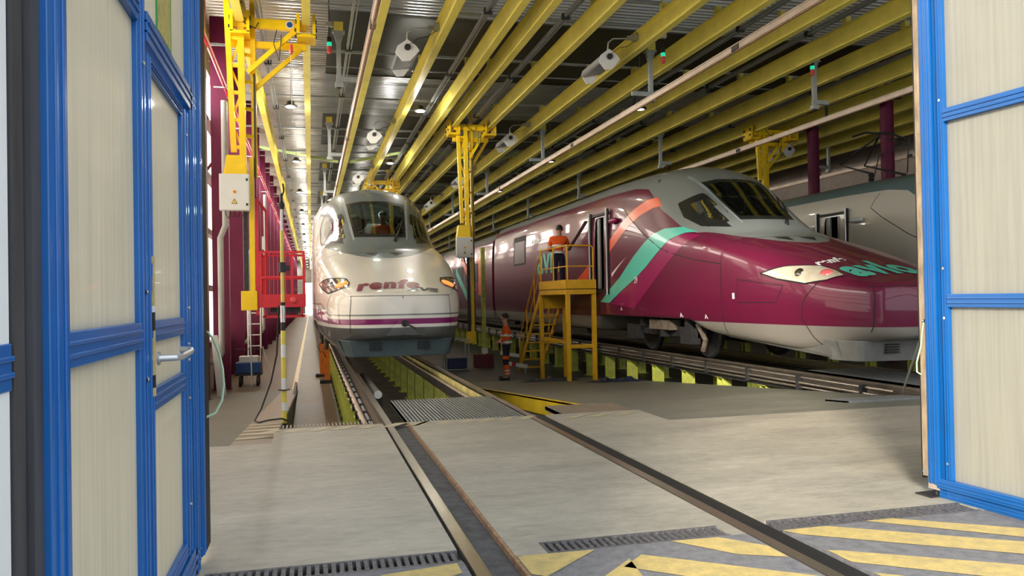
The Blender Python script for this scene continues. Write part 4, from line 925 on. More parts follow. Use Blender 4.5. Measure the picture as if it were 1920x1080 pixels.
def build_train(name, tip, xc, key, lab, coaches, side, skirtkey, lampcfg):
    T = thing(name, (xc, tip, 0), lab, 'train')
    o = bpy.data.objects.new('power_car_body', body_mesh(key)); C.objects.link(o); o.parent = T; smooth_by_angle(o, 35)
    # glazing
    ws = decal(CF, [(x, 4.8, z) for x, z in WS], (0, 1, 0), 'windshield', 'glass', T, .0, .12)
    def sidewin(g): decal(CF, [(1.3*g, s, z) for s, z in SW], (-g, 0, 0), 'side_window', 'glass', T, .0, .12)
    both(sidewin)
    # cab interior
    mb = MB().m('interior').box(-1.1, 1.1, 6.6, 6.65, 1.9, 3.75).box(-1.2, 1.2, 3.95, 6.6, 1.95, 2.0).m('interior2').box(-.75, .75, 4.6, 5.0, 2.0, 2.58).m('interior').box(-.25, .25, 5.7, 5.8, 2.2, 3.1).box(-.25, .25, 5.3, 5.75, 2.2, 2.35)
    mb.m('black').box(-.1, .35, 4.8, 4.84, 2.55, 2.75); mb.build('cab_fittings', T)
    for g in (-1, 1): decal(CF, [(1.3*g, s_, z_) for s_, z_ in SWF], (-g, 0, 0), 'window_blind', 'blind', T, -.07, .1)
    if key == 'ave':
        cl = bpy.data.lights.new('cab_fill', 'POINT'); cl.energy = 14; cl.shadow_soft_size = .08; co_ = bpy.data.objects.new('cab_fill', cl); C.objects.link(co_); co_.location = (xc, tip+5.4, 3.35)  # added light brightening the cab so the seated person shows
    # wiper
    mb = MB().m('black').tube([(.33, 4.02, 2.60), (.42, 4.18, 2.80), (.52, 4.5, 3.02)], .016, 6).tube([(.30, 4.04, 2.60), (.46, 4.30, 2.90)], .014, 6).tube([(.36, 4.25, 2.84), (.60, 4.80, 3.16)], .014, 6).lathe([(.06, 2.50), (.04, 2.60)], (.31, 4.04, 0), 'z', 12)
    mb.build('wiper', T)
    # seams
    def seams(g):
        X = 1.5*g
        strip(CF, [(X, 3.42, .52), (X, 3.40, 1.3), (X, 3.42, 1.95)], (-g, 0, 0), .016, 'seam', 'seam', T)
        strip(CF, [(X, 1.05, .45), (X, 1.22, .62), (X, 1.36, .9), (X, 1.30, 1.15), (X, 1.05, 1.42)], (-g, 0, 0), .014, 'seam', 'seam', T)
        strip(CF, [(X, 7.7, 3.62), (X, 7.9, 3.28), (X, 7.5, 3.02), (X, 6.65, 2.57), (X, 5.85, 2.23), (X, 5.45, 2.12), (X, 4.33, 1.91), (X, 3.43, 1.80)], (-g, 0, 0), .018, 'seam', 'seam', T)
        strip(CF, [(.86*g, 0, .70), (.87*g, 0, 1.0), (.84*g, 0, 1.335)], (0, 1, 0), .014, 'seam', 'seam', T)
        # headlamp
        hp = [Vector((-1.36, 2.25, 1.60)), Vector((-1.22, 1.75, 1.70)), Vector((-.96, 1.25, 1.71)), Vector((-.86, 1.02, 1.60)), Vector((-.80, .86, 1.46)), Vector((-1.0, 1.0, 1.40)), Vector((-1.18, 1.30, 1.39)), Vector((-1.30, 1.85, 1.49))]
        if g > 0: hp = [Vector((-p.x, p.y, p.z)) for p in hp]
        dr = (-.62*g, .62, -.35)
        hb = decal(CF, hp, dr, 'headlight', lampcfg[0], T, .010, .05)
        for c, r, k in (((-.95, 1.10, 1.54), lampcfg[3], lampcfg[1]), ((-1.14, 1.50, 1.56), .075, lampcfg[2])):
            c = Vector((c[0] if g < 0 else -c[0], c[1], c[2])); h, n = CF.hit(c, dr); u = n.cross(Vector((0, 0, 1))).normalized(); v = n.cross(u)
            mbb = MB().m(k); rings = []
            prof = [(r, .010), (r*.9, .024), (r*.5, .034), (0.001, .037)]
            vs = [h+n*hh+(u*math.cos(2*math.pi*q/18)+v*math.sin(2*math.pi*q/18))*rr for rr, hh in prof for q in range(18)]
            fs = [(i*18+q, i*18+(q+1) % 18, (i+1)*18+(q+1) % 18, (i+1)*18+q) for i in range(3) for q in range(18)]
            mbb.add(vs, fs).build('lens', hb, smooth=True)
        L = strip(CF, hp+[hp[0]], dr, .02, 'rim', 'seam', hb, .013, .04)
        # cowl vents
        vx = .26*g
        decal(CF, [(vx-.15, 3.35, 2.2), (vx+.15, 3.35, 2.2), (vx+.04*(-1 if g > 0 else 1), 3.0, 2.2)], (0, 0, -1), 'vent', 'black', T, .006, .1)
        decal(CF, [(.60*g, 4.1, 0), (.80*g, 5.9, 0), (.72*g, 5.9, 0), (.56*g, 4.1, 0)], (0, 0, -1), 'pillar', key+'_pillar', T, .006, .1)
    M[key+'_pillar'] = mat(key+'_pillar', (.33, .38, .40), .35, var=.08)
    both(seams)
    strip(CF, [(-.86, 0, 1.335), (.86, 0, 1.335)], (0, 1, 0), .012, 'seam', 'seam', T); strip(CF, [(.02, 0, 1.33), (.02, 0, .66)], (0, 1, 0), .010, 'seam', 'seam', T)
    xx = [-1.2+.1*k for k in range(25)]
    strip(CF, [(x, 3.42, 0) for x in xx], (0, 0, -1), .014, 'seam', 'seam', T)
    # skirt under the bumper with vents
    outl = [(-.98, .95), (-.86, .52), (-.80, .46), (0, .38), (.80, .46), (.86, .52), (.98, .95)]
    top = [(x*1.08, y-.03, .57) for x, y in outl]; bot = [(x, y+.03, .27) for x, y in outl]
    inn = [(x*1.0, y+.18, .57) for x, y in outl]; inb = [(x*.95, y+.18, .27) for x, y in outl]
    n = len(outl); vs = top+bot+inn+inb; fs = []
    for i in range(n-1): fs += [(i, i+1, n+i+1, n+i), (2*n+i, 3*n+i, 3*n+i+1, 2*n+i+1), (n+i, n+i+1, 3*n+i+1, 3*n+i), (i, 2*n+i, 2*n+i+1, i+1)]
    fs += [(0, n, 3*n, 2*n), (n-1, 3*n-1, 4*n-1, 2*n-1)]
    sk = MB().m(skirtkey).add(vs, fs).build('front_skirt', T, bevel=.01)
    mb = MB().m('black')
    for cx in (-.42, .42):
        for k in range(4): mb.box(cx-.11, cx+.11, .375, .43, .50-k*.037, .518-k*.037)
    mb.build('vent', sk)
    def wing(g):
        P = [(1.24, .86, .42), (2.4, 1.10, .44), (3.6, 1.2, .50)]
        mb = MB().m(skirtkey); A = [(.93*g, .80, .28), (1.12*g, 2.4, .42), (1.17*g, 3.6, .5)]; B = [(1.05*g, .80, .56), (1.25*g, 2.4, .60), (1.3*g, 3.6, .64)]
        mb.add(A+B, [(0, 1, 4, 3), (1, 2, 5, 4)]).build('side_fairing', T)
    both(wing)
    # towing pin
    if key == 'ave': MB().m('black').lathe([(.06, -.02), (.05, .03)], (.04, -.02, .86), 'y', 14).tube([(.04, -.02, .86), (.10, -.12, .83), (.19, -.22, .78)], .018, 8).build('towing_pin', T)
    # bogies
    for s0 in (6.45, 17.5):
        b = MB().m('dark').box(-1.1, 1.1, -.25, .25, .45, .75).box(-1.15, -.95, -1.6, 1.6, .42, .62).box(.95, 1.15, -1.6, 1.6, .42, .62).build('bogie', T, loc=(0, s0, 0))
        for yy in (-1.35, 1.35):
            for x in (-.75, .75): MB().m('dark').lathe([(.10, -.07), (.40, -.06), (.46, -.07), (.48, -.02), (.46, .07), (.40, .05), (.15, .06)], (x, yy, .49), 'x', 28).build('wheel', b)
            MB().m('dark').lathe([(.08, -.7), (.08, .7)], (0, yy, .49), 'x', 12).build('axle', b)
        for x in (-1.2, 1.2):
            mb = MB().m('damper').tube([(x, -1.3, .86), (x, -.35, .90)], .055, 10).tube([(x, -.2, .90), (x, .75, .86)], .055, 10).m('dark').box(x-.08, x+.08, -1.45, -1.3, .6, .98).box(x-.08, x+.08, .75, .9, .6, .98).box(x-.1, x+.1, -.35, -.2, .4, .98)
            mb.m('dark').box(x-.1, x+.1, -1.6, -1.15, .3, .6).box(x-.1, x+.1, 1.1, 1.6, .3, .62).m('damper').box(x-.12, x+.12, -.7, .3, .55, .75).tube([(x, -1.7, .7), (x, -2.0, .4), (x, -1.9, .2)], .05, 8)
            mb.build('suspension', b)
    MB().m('dark').box(-1.2, 1.2, 9.9, 16, .45, .8).build('underframe', T)
    # following coaches
    vs, fs, n_ = loft([9.9, 13, 23], 5)
    s0 = 21.0
    for k in range(coaches):
        MB().m('gangway').add(*ring_box(s0-.02, s0+.5)).build('gangway', T)
        L = 13.1; cv = []
        scl = np.interp
        for (x, s, z) in vs:
            ss = {9.9: 0, 13: 6, 23: L-.5}[round(s, 1)]; cv.append((x*.985, s0+.5+ss, z*.97 if z > 2 else z))
        me = bpy.data.meshes.new('coach_body'); cap = [tuple(range(n_)), tuple(range(2*n_, 3*n_))]
        me.from_pydata(cv, [], fs+cap); me.materials.append(M[key])
        put_attrs(me, {'m_up': [c[2]-3.55 for c in cv], 'm_cut': [-1.]*len(cv), 'm_win': [-1.]*len(cv), 'm_band': [.13-abs(c[2]-1.0) for c in cv], 'm_line': [-1.]*len(cv)})
        co = bpy.data.objects.new('coach_body', me); C.objects.link(co); co.parent = T; smooth_by_angle(co, 35)
        if side:
            mb = MB().m('black')
            for q in range(5): mb.box(-1.47, -1.45, s0+3.2+q*1.75, s0+4.5+q*1.75, 1.95, 2.75)
            mb.build('window_band', co)
        s0 += L+.35
    return T
def ring_box(y0, y1):
    h = section(12, 5); r = [(p.x*.93, p.y*.97+.03) for p in h]+[(-p.x*.93, p.y*.97+.03) for p in h[-2:0:-1]]; n = len(r)
    return [(x, y0, z) for x, z in r]+[(x, y1, z) for x, z in r], [(k, (k+1) % n, n+(k+1) % n, n+k) for k in range(n)]
T1 = build_train('high_speed_train', 13.75, 1.51, 'ave', 'white high speed train with grey cab and purple waist line on the near track', 7, True, 'skirt', ('lampdark', 'tail', 'chrome', .125))
T2 = build_train('high_speed_train', 9.3, 8.40, 'avlo', 'dark purple high speed train with orange and turquoise stripes, behind the yellow platform', 6, True, 'skirtgrey', ('lampbody2', 'lamp_pink', 'chrome', .095))
T3 = build_train('high_speed_train', 8.7, 14.55, 'ave3', 'dusty white high speed train with a slate roof, far right behind the purple train', 3, False, 'skirt', ('lampbody', 'lamp_off', 'lampbody', .08))
mb = MB().m('black')
for x in (-.5, .5):
    mb.lathe([(.05, 4.1), (.08, 4.15), (.05, 4.2), (.08, 4.25), (.05, 4.32)], (x, 9.0, 0), 'z', 10).tube([(x, 9.0, 4.3), (x*.8, 10.4, 4.75), (0, 9.3, 5.35)], .03, 8)
mb.tube([(-.8, 9.3, 5.3), (-.4, 9.3, 5.42), (.4, 9.3, 5.42), (.8, 9.3, 5.3)], .03, 8).tube([(-.9, 8.4, 4.1), (-.9, 8.2, 4.6), (-.3, 8.0, 4.9), (-.1, 8.9, 5.2)], .015, 6).tube([(-.6, 7.6, 4.1), (-.7, 7.4, 4.9), (-.4, 8.4, 5.1)], .015, 6)
mb.build('pantograph', T3)
# white train lettering
text_on(CF, 'renfe', .36, (-.20, .40, 1.80), (1, -.04, .0), (0, 2.1, .0), (0, 0, -1), 'lettering', 'magtext', T1, .25, .020, 1.18, 1.22)
text_on(CF, 'AVE', .21, (.38, .17, 1.5), (1, .0, .0), (0, 1.7, .0), (0, 0, -1), 'lettering', 'greytext', T1, .3, .014, 1.2, 1.2)
# purple train graphics (side facing the camera, x = -1.48)
SX = -1.6
def side(pts): return [(SX, s, z) for s, z in pts]
decal(CF, side([(11.1, 1.77), (9.78, 2.16), (8.61, 2.6), (7.3, 3.18), (6.75, 3.31), (6.35, 3.32), (6.05, 3.14), (6.4, 3.12), (6.97, 3.01), (7.96, 2.62), (8.66, 2.31), (9.8, 1.9), (10.17, 1.74)][:9]+[(8.60, 2.33)]+[(8.60, 2.6)][:0]), (1, 0, 0), 'orange_stripe', 'orangefilm', T2) if False else None
decal(CF, side([(8.61, 2.6), (7.9, 2.95), (7.3, 3.18), (6.75, 3.32), (6.35, 3.34), (6.08, 3.12), (6.4, 3.12), (6.97, 3.01), (7.5, 2.83), (7.96, 2.62), (8.61, 2.31)]), (1, 0, 0), 'orange_stripe', 'orangefilm', T2)
decal(CF, side([(11.3, 1.62), (10.4, 1.95), (9.85, 2.14), (9.85, 1.88), (10.3, 1.62)]), (1, 0, 0), 'orange_stripe', 'orangefilm', T2)
decal(CF, side([(9.3, 1.12), (8.78, 1.37), (8.01, 1.69), (7.2, 2.12), (6.6, 2.40), (6.2, 2.54), (5.75, 2.62), (5.11, 2.60), (4.6, 2.46), (4.95, 2.47), (5.44, 2.38), (6.01, 2.12), (6.5, 1.88), (7.04, 1.66), (8.09, 1.32), (8.7, 1.10)]), (1, 0, 0), 'turquoise_stripe', 'teal', T2)
M['magfilm'] = mat('lighter_magenta_film', (.30, .012, .10), .28, var=.05, coat=.5)
decal(CF, side([(8.6, 1.08), (8.09, 1.30), (7.04, 1.64), (6.5, 1.86), (6.01, 2.10), (5.44, 2.36), (4.95, 2.46), (4.4, 2.38), (4.9, 2.2), (5.6, 1.85), (6.6, 1.3), (7.2, .98)]), (1, 0, 0), 'magenta_stripe', 'magfilm', T2)
decal(CF, side([(8.52, 1.80), (8.0, 2.0), (7.6, 2.14), (8.1, 1.92), (8.50, 1.71)]), (1, 0, 0), 'white_slash', 'whitefilm', T2)
text_on(CF, '29', .19, (SX, 7.05, 1.54), (0, -1, 0), (0, 0, 1), (1, 0, 0), 'lettering', 'whitefilm', T2, 0, .004)
text_on(CF, 'renfe', .30, (SX, 15.1, 2.96), (0, -1, 0), (0, 0, 1), (1, 0, 0), 'lettering', 'whitefilm', T2, .1, .003, 1, 1.5)
text_on(CF, 'avlo', 1.25, (SX, 13.6, 2.0), (0, -1, 0), (0, 0, 1), (1, 0, 0), 'lettering', 'teal', T2, .0, .02, 1.0, 1.25)
text_on(CF, 'renfe', .17, (-.66, 1.36, 1.80), (1, -.0, .0), (0, 1.7, .0), (0, 0, -1), 'lettering', 'whitefilm', T2, .3, .009, 1.15, 1.2)
text_on(CF, 'avlo', .52, (-.25, .58, 1.5), (1, -.06, .0), (0, 1.95, .0), (0, 0, -1), 'lettering', 'teal', T2, .0, .024, 1.1, 1.12)
# door, rails, mirror, window, flap on the purple train
def side_details(T, black):
    t = MB().m('alu').tube([(-1.53, 8.70, 1.30), (-1.53, 8.70, 3.38)], .022, 8).tube([(-1.53, 9.90, 1.40), (-1.53, 9.90, 3.36)], .022, 8).build('grab_rail', T, smooth=True)
    MB().m('black').box(-1.5, -1.465, 8.66, 8.76, 1.32, 3.36).box(-1.5, -1.465, 9.84, 9.92, 1.4, 3.34).box(-1.49, -1.46, 8.8, 9.8, 3.24, 3.30).box(-1.49, -1.46, 8.8, 9.8, 1.34, 1.42).build('door_frame', T)
    MB().m('greyplastic').box(-1.42, -1.38, 8.98, 9.15, 1.44, 3.2).box(-1.42, -1.38, 9.45, 9.62, 1.44, 3.2).box(-1.44, -1.38, 8.92, 9.68, 3.2, 3.28).m('interior').box(-.2, -.1, 8.4, 10.2, 1.3, 3.4).box(-1.4, -.2, 8.4, 10.2, 1.36, 1.42).build('open_door', T)
    h, n = CF.hit((SX, 8.3, 3.05), (1, 0, 0)); mb = MB().m('ave3' if not black else 'magfilm')
    pr_ = [(.001, -.24), (.05, -.2), (.07, -.05), (.07, .1), (.04, .22), (.001, .25)]
    o = MB().m('magfilm' if black else 'offwhite').lathe(pr_, (-1.50, 8.32, 3.03), 'y', 14).build('mirror_pod', T, smooth=True); return o
side_details(T2, True); side_details(T3, False)
strip(CF, side([(2.89, 1.51), (1.73, 1.38), (1.90, 1.12), (2.89, 1.12), (2.89, 1.51)]), (1, 0, 0), .012, 'access_flap', 'seam', T2)
decal(CF, side([(3.05, 1.28), (2.98, 1.28), (2.98, 1.18), (3.05, 1.18)]), (1, 0, 0), 'symbol', 'whitefilm', T2)
for s, z in ((4.0, .82), (5.0, .83), (7.95, .93), (7.9, 1.07)):
    decal(CF, side([(s+.07, z), (s, z+.09), (s-.07, z), (s-.03, z), (s, z+.04), (s+.03, z)]), (1, 0, 0), 'symbol', 'whitefilm', T2)
for s0, s1, k in ((16.3, 17.9, 'black'), ):
    decal(CF, side([(s0, 2.36), (s1, 2.36), (s1, 3.34), (s0, 3.34)]), (1, 0, 0), 'side_panel', 'seam', T2, .004, .3)
    M['dimglass'] = mat('dim_purple_pane', (.06, .014, .028), .4, var=.1); 
    decal(CF, side([(s0+.12, 2.42), (s1-.12, 2.42), (s1-.12, 3.16), (s0+.12, 3.16)]), (1, 0, 0), 'side_window', 'dimglass', T2, .008, .3)
decal(CF, side([(3.0, .84), (3.0, .84)]), (1, 0, 0), 'x', 'seam', T2) if False else None
MB().m('orangefilm').box(-1.475, -1.46, 23.0, 24.1, 1.4, 3.0).build('orange_panel', T2)
mb = MB().m('teal').prism([(26, 1.2), (26.9, 1.2), (29.5, 2.4), (29.5, 2.8)], 'x', -1.475, -1.46).m('orangefilm').prism([(24.6, 1.6), (25.4, 1.6), (28, 3.0), (28, 3.35)], 'x', -1.474, -1.459).m('whitefilm').prism([(30.2, 2.3), (30.7, 2.9), (30.4, 2.3)], 'x', -1.475, -1.46)
mb.build('stripes', T2)

# ------------------------------------------------------------------ ACCESS PLATFORM WITH STAIRS
t = thing('access_platform', (0, 0, 0), 'yellow wheeled access platform with railing and stairs against the purple train', 'platform')
X0, X1, Y0, Y1, ZD = 6.08, 6.75, 18.62, 20.95, 1.46
for x, y in ((X0, Y0), (X1, Y0), (X0, Y1), (X1, Y1)):
    MB().m('platform').box(x-.05, x+.05, y-.05, y+.05, rampz(y), ZD-.12).build('leg', t, bevel=.006)
mb = MB().m('platform').box(X0-.05, X1+.05, Y0-.05, Y0+.02, ZD-.14, ZD-.02).box(X0-.05, X0+.02, Y0, Y1, ZD-.14, ZD-.02).box(X1-.02, X1+.05, Y0, Y1, ZD-.14, ZD-.02).box(X0, X1, Y1-.05, Y1+.05, ZD-.14, ZD-.02)
mb.box(X0, X1, Y0-.03, Y0+.03, .0, .09).box(X0-.03, X0+.03, Y0, Y1, .10, .19).box(X0, X1, Y1-.03, Y1+.03, .0, .09); mb.build('frame', t, bevel=.005)
MB().m('dark').box(X0, X1, Y0, Y1, ZD-.03, ZD).build('deck', t)
mb = MB().m('platform').box(X0-.05, X1+.05, Y0-.06, Y0-.045, ZD, ZD+.22).box(X0-.06, X0-.045, Y0-.06, Y1, ZD, ZD+.22); mb.build('toe_board', t)
mb = MB().m('platform')
R_ = 1.06
mb.tube([(X1, Y0, ZD), (X1, Y0, ZD+R_-.06), (X1-.06, Y0, ZD+R_), (X0+.03, Y0, ZD+R_)], .02, 8)
for x, y in ((X0, Y0), (X0, Y0+1.15), (X0, Y1)): mb.tube([(x, y, ZD), (x, y, ZD+R_)], .02, 8)
mb.tube([(X0, Y0, ZD+R_), (X0, Y1, ZD+R_)], .02, 8).tube([(X0, Y0, ZD+.55), (X0, Y1, ZD+.55)], .015, 8).tube([(X0, Y0, ZD+.55), (X1, Y0, ZD+.55)], .015, 8)
mb.build('railing', t, smooth=True)
ns = 9; YB = 23.4
for x in (X0, X1):
    MB().m('platform').bar((x, Y1, ZD-.08), (x, YB, ZL+.06), .04, .16).build('stringer', t)
    mb = MB().m('platform').tube([(x, Y1, ZD+R_), (x, YB-.1, ZL+1.05)], .018, 8).tube([(x, Y1, ZD+.55), (x, YB-.1, ZL+.55)], .014, 8)
    for f in (.28, .62, .97):
        y = Y1+(YB-Y1)*f; z = ZD+(ZL-ZD)*f; mb.tube([(x, y, z-.02), (x, y, z+1.0)], .016, 8)
    mb.build('handrail', t, smooth=True)
mb = MB()
for k in range(ns):
    f = (k+.7)/(ns+.2); y = Y1+(YB-Y1)*f; z = ZD+(ZL-ZD)*f; MB().m('platform').box(X0, X1, y-.11, y+.11, z-.035, z).build('step', t)
MB().m('platform').box(X0+.05, X1-.05, Y1, Y1+.03, .95, ZD-.12).build('apron', t)

# ------------------------------------------------------------------ PEOPLE
def skin_obj(name, chains, key, parent, sub=2):
    """chains: list of [(co, r), ...]; first vertex of later chains may be an index tuple ('j', i) joining an earlier vertex"""
    vs, es, rs = [], [], []
    for ch in chains:
        prev = None
        for it in ch:
            if isinstance(it, int): prev = it; continue
            vs.append(it[0]); rs.append(it[1]); i = len(vs)-1
            if prev is not None: es.append((prev, i))
            prev = i
    me = bpy.data.meshes.new(name); me.from_pydata(vs, es, []); me.materials.append(M[key])
    o = bpy.data.objects.new(name, me); C.objects.link(o); o.parent = parent
    o.modifiers.new('skin', 'SKIN'); sk = me.skin_vertices[0].data
    for i, r in enumerate(rs): sk[i].radius = (r, r) if not isinstance(r, tuple) else r; sk[i].use_root = (i == 0)
    md = o.modifiers.new('sub', 'SUBSURF'); md.levels = sub; md.render_levels = sub
    try: o.modifiers['skin'].use_smooth_shade = True
    except Exception: pass
    return o
def hand(ch, wi, w_, d, up):
    """palm, five fingers from wrist point w_ heading d; returns chains joined to vertex index wi"""
    d = Vector(d).normalized(); up = Vector(up); sdv = d.cross(up).normalized(); nrm = sdv.cross(d)
    n0 = sum(1 for c in ch for it in c if not isinstance(it, int)); p = Vector(w_)+d*.06
    ch.append([wi, (tuple(p), .026)])
    for k, (a, L) in enumerate(((-.028, .062), (-.010, .07), (.010, .066), (.027, .052))):
        q = p+sdv*a+d*.035; ch.append([n0, (tuple(q), .010), (tuple(q+d*L*.55-nrm*.012), .009), (tuple(q+d*L*.8-nrm*.035), .008)])
    q = Vector(w_)+d*.03-sdv*.03; ch.append([n0, (tuple(q-sdv*.012), .011), (tuple(q-sdv*.03+d*.04-nrm*.01), .009)])
def person(loc, rz, lab, J, cap=None, tex=True):
    """J: joint dict in local coordinates, +y is the facing direction"""
    t = thing('person', loc, lab, 'person', rz=rz)
    V = {k: Vector(v) for k, v in J.items()}
    ch = [[(tuple(V['hip']), .125), (tuple(V['waist']), .115), (tuple(V['chest']), .135), (tuple(V['neck0']), .075), (tuple(V['neck']), .055), (tuple(V['head0']), .078), (tuple(V['head1']), .092), (tuple(V['head2']), .07)]]
    def cnt(): return sum(1 for c in ch for it in c if not isinstance(it, int))
    f = (V['face']-V['head1']).normalized()
    ch.append([5, (tuple(V['head0']+f*.085+Vector((0, 0, .02))), .018)]);                   # chin / mouth
    ch.append([6, (tuple(V['head1']+f*.095-Vector((0, 0, .02))), .017)])                       # nose
    ear = f.cross(Vector((0, 0, 1))).normalized()
    for g in (-1, 1): ch.append([6, (tuple(V['head1']+ear*.088*g-Vector((0, 0, .02))), .016)])
    for s in 'lr':
        g = -1 if s == 'l' else 1
        sh = V['sh_'+s]; i0 = cnt(); ch.append([2, (tuple(sh), .062), (tuple(V['el_'+s]), .045), (tuple(V['wr_'+s]), .03)])
        hand(ch, i0+2, V['wr_'+s], V['wr_'+s]-V['el_'+s]+Vector((0, 0, .0001)), (0, 0, 1) if abs((V['wr_'+s]-V['el_'+s]).normalized().z) < .8 else (0, 1, 0))
        ch.append([0, (tuple(V['th_'+s]), .092), (tuple(V['kn_'+s]), .062), (tuple(V['an_'+s]), .042), (tuple(V['an_'+s]+Vector((0, .03, -.05))), .042), (tuple(V['toe_'+s]), .035)])
    skin_obj('body', ch, 'skin', t)
    # jacket
    jc = [[(tuple(V['waist']-Vector((0, 0, .06))), .150), (tuple(V['waist']+Vector((0, 0, .06))), .145), (tuple(V['chest']), .168), (tuple(V['neck0']), .09)]]
    for s in 'lr':
        el, wr = V['el_'+s], V['wr_'+s]; jc.append([2, (tuple(V['sh_'+s]), .085), (tuple((V['sh_'+s]+el)/2), .072), (tuple(el), .062), (tuple(el+(wr-el)*.88), .048)])
    j = skin_obj('jacket', jc, 'orange', t)
    # trousers
    tr = [[(tuple(V['hip']+Vector((0, 0, .08))), .138), (tuple(V['hip']-Vector((0, 0, .02))), .138)]]
    for s in 'lr':
        kn, an = V['kn_'+s], V['an_'+s]; tr.append([1, (tuple(V['th_'+s]), .108), (tuple((V['th_'+s]+kn)/2), .092), (tuple(kn), .078), (tuple((kn+an)/2), .070), (tuple(an+Vector((0, 0, .02))), .062)])
    skin_obj('trousers', tr, 'navy', t)
    for s in 'lr':
        kn, an, th = V['kn_'+s], V['an_'+s], V['th_'+s]
        def cuff(a, b, r, key, nm, par=t, n=14):
            MB().m(key).tube([a, b], r, n, True).build(nm, par, smooth=True)
        if cap == 'striped':
            cuff(kn+(th-kn)*.18, kn+(th-kn)*.42, .088, 'orange', 'orange_patch'); cuff(kn+(an-kn)*.22, kn+(an-kn)*.92, .078, 'orange', 'orange_patch')
            cuff(kn+(an-kn)*.58, kn+(an-kn)*.66, .081, 'reflect', 'reflective_band'); cuff(kn+(an-kn)*.80, kn+(an-kn)*.86, .081, 'reflect', 'reflective_band')
        el, wr, sh = V['el_'+s], V['wr_'+s], V['sh_'+s]
        cuff(sh+(el-sh)*.62, sh+(el-sh)*.80, .074, 'reflect', 'reflective_band'); cuff(el+(wr-el)*.62, el+(wr-el)*.76, .058, 'reflect', 'reflective_band')
        MB().m('black').tube([V['an_'+s]+Vector((0, -.05, -.075)), V['an_'+s]+Vector((0, .05, -.07)), V['toe_'+s]+Vector((0, .03, -.01))], .048, 12).build('boot', t, smooth=True)
    w0, c0 = V['waist'], V['chest']
    def band(p, rx, ry, h):
        vs = []; n = 24
        for z in (-h/2, h/2):
            for k in range(n): a = 2*math.pi*k/n; vs.append((p.x+rx*math.cos(a), p.y+ry*math.sin(a), p.z+z))
        MB().m('reflect').add(vs, [(k, (k+1) % n, n+(k+1) % n, n+k) for k in range(n)]).build('reflective_band', t, smooth=True)
    band(w0+Vector((0, 0, -.08)), .168, .158, .05); band(w0+Vector((0, 0, .10)), .168, .160, .05)
    # hair: a cap of the head
    vs, fs = [], []; n = 18; hc = V['head1']+(V['head2']-V['head1'])*.35-f*.012
    for i in range(8):
        a = i/7*math.radians(108)
        for k in range(n):
            b = 2*math.pi*k/n; d = Vector((math.sin(a)*math.cos(b), math.sin(a)*math.sin(b), math.cos(a)))
            lim = 1.0 if d.dot(f) < .45 else .93
            vs.append(tuple(hc+Vector((d.x*.098, d.y*.108, d.z*.112))*lim))
    for i in range(7):
        for k in range(n):
            q = [i*n+k, i*n+(k+1) % n, (i+1)*n+(k+1) % n, (i+1)*n+k]; m_ = sum((Vector(vs[j]) for j in q), Vector())/4-hc
            if m_.dot(f) > .055 and m_.z < .06: continue
            if m_.z < -.02 and m_.dot(f) > -.02: continue
            fs.append(tuple(q))
    h = MB().m('hair').add(vs, fs).build('hair', t, smooth=True)
    for g in (-1, 1):
        e = V['head1']+f*.086+ear*.032*g+Vector((0, 0, .01)); MB().m('black').lathe([(.001, -.009), (.009, 0), (.001, .009)], tuple(e), 'z', 10).build('eye', t)
    m_ = V['head0']+f*.088+Vector((0, 0, .035)); MB().m('magtext').bar(m_-ear*.022, m_+ear*.022, .008).build('mouth', t)
    return t
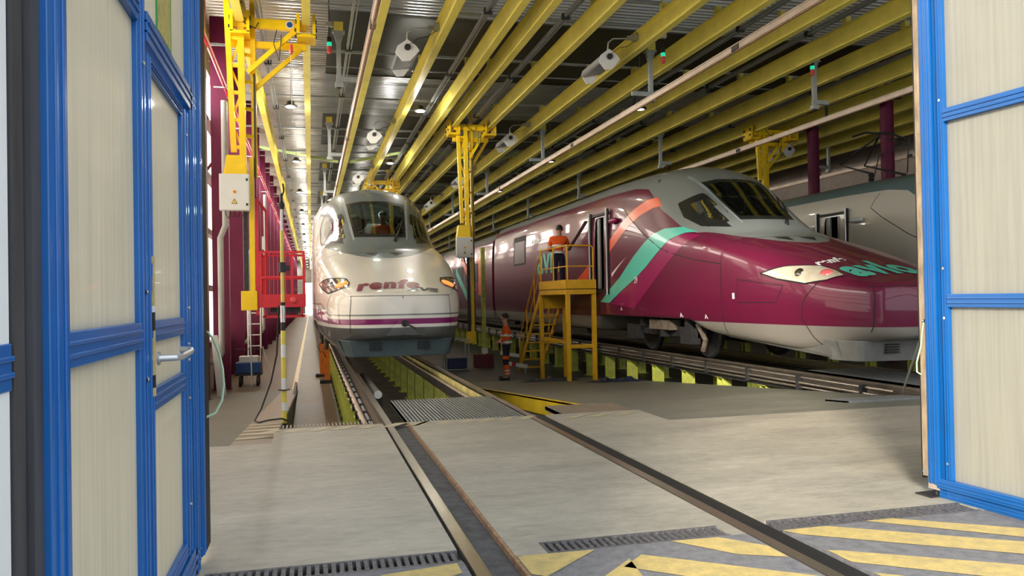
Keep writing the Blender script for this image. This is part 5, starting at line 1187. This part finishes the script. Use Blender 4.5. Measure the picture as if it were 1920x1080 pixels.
# worker standing on the floor, facing left (-x) towards the white train
Js = dict(hip=(0, 0, .95), waist=(0, .0, 1.10), chest=(0, .0, 1.33), neck0=(0, .0, 1.48), neck=(0, .02, 1.53), head0=(0, .04, 1.60), head1=(0, .05, 1.68), head2=(0, .04, 1.74), face=(.02, .16, 1.67),
          sh_l=(-.19, 0, 1.40), el_l=(-.25, .02, 1.12), wr_l=(-.18, .20, 1.02), sh_r=(.19, 0, 1.40), el_r=(.25, -.03, 1.14), wr_r=(.15, .20, 1.04),
          th_l=(-.09, 0, .86), kn_l=(-.11, .03, .49), an_l=(-.12, -.02, .11), toe_l=(-.13, .17, .045), th_r=(.09, 0, .86), kn_r=(.10, .02, .49), an_r=(.10, .0, .11), toe_r=(.12, .19, .045))
person((5.12, 21.1, ZL), math.radians(75), 'worker in orange and navy hi-vis clothes standing on the floor beside the stairs', Js, 'striped')
# worker on the platform, back to the camera, reaching forward
Jp = dict(hip=(0, 0, .93), waist=(.0, .02, 1.07), chest=(.02, .05, 1.28), neck0=(.03, .07, 1.42), neck=(.04, .09, 1.46), head0=(.04, .10, 1.53), head1=(.05, .11, 1.61), head2=(.05, .10, 1.67), face=(.10, .22, 1.60),
          sh_l=(-.18, .05, 1.35), el_l=(-.24, .12, 1.08), wr_l=(-.12, .30, 1.05), sh_r=(.21, .06, 1.35), el_r=(.29, .20, 1.12), wr_r=(.30, .36, 1.18),
          th_l=(-.09, 0, .84), kn_l=(-.10, .03, .48), an_l=(-.11, -.02, .11), toe_l=(-.12, .16, .045), th_r=(.09, 0, .84), kn_r=(.10, .02, .48), an_r=(.11, -.01, .11), toe_r=(.14, .17, .045))
person((6.42, 20.4, ZD), math.radians(-15), 'worker in an orange hi-vis jacket on the yellow platform, back turned', Jp)
tag(MB().m('galv').bar((6.75, 20.55, ZD+1.05), (6.83, 19.3, ZD+1.72), .10, .02).build('long_bar'), 'long grey flat bar held by the worker on the platform', 'bar')
# driver seen through the white train windshield
Jd = dict(Js); 
for k in ('kn_l', 'kn_r'): Jd[k] = (Js[k][0], .42, .86)
for k in ('an_l', 'an_r'): Jd[k] = (Js[k][0], .45, .46)
for k in ('toe_l', 'toe_r'): Jd[k] = (Js[k][0], .62, .40)
Jd['el_l'] = (-.27, .1, 1.14); Jd['wr_l'] = (-.2, .33, 1.12); Jd['el_r'] = (.27, .1, 1.14); Jd['wr_r'] = (.2, .33, 1.12)
person((1.66, 13.75+5.25, 1.55), math.radians(180), 'person in an orange jacket sitting in the cab behind the white train windshield', Jd)
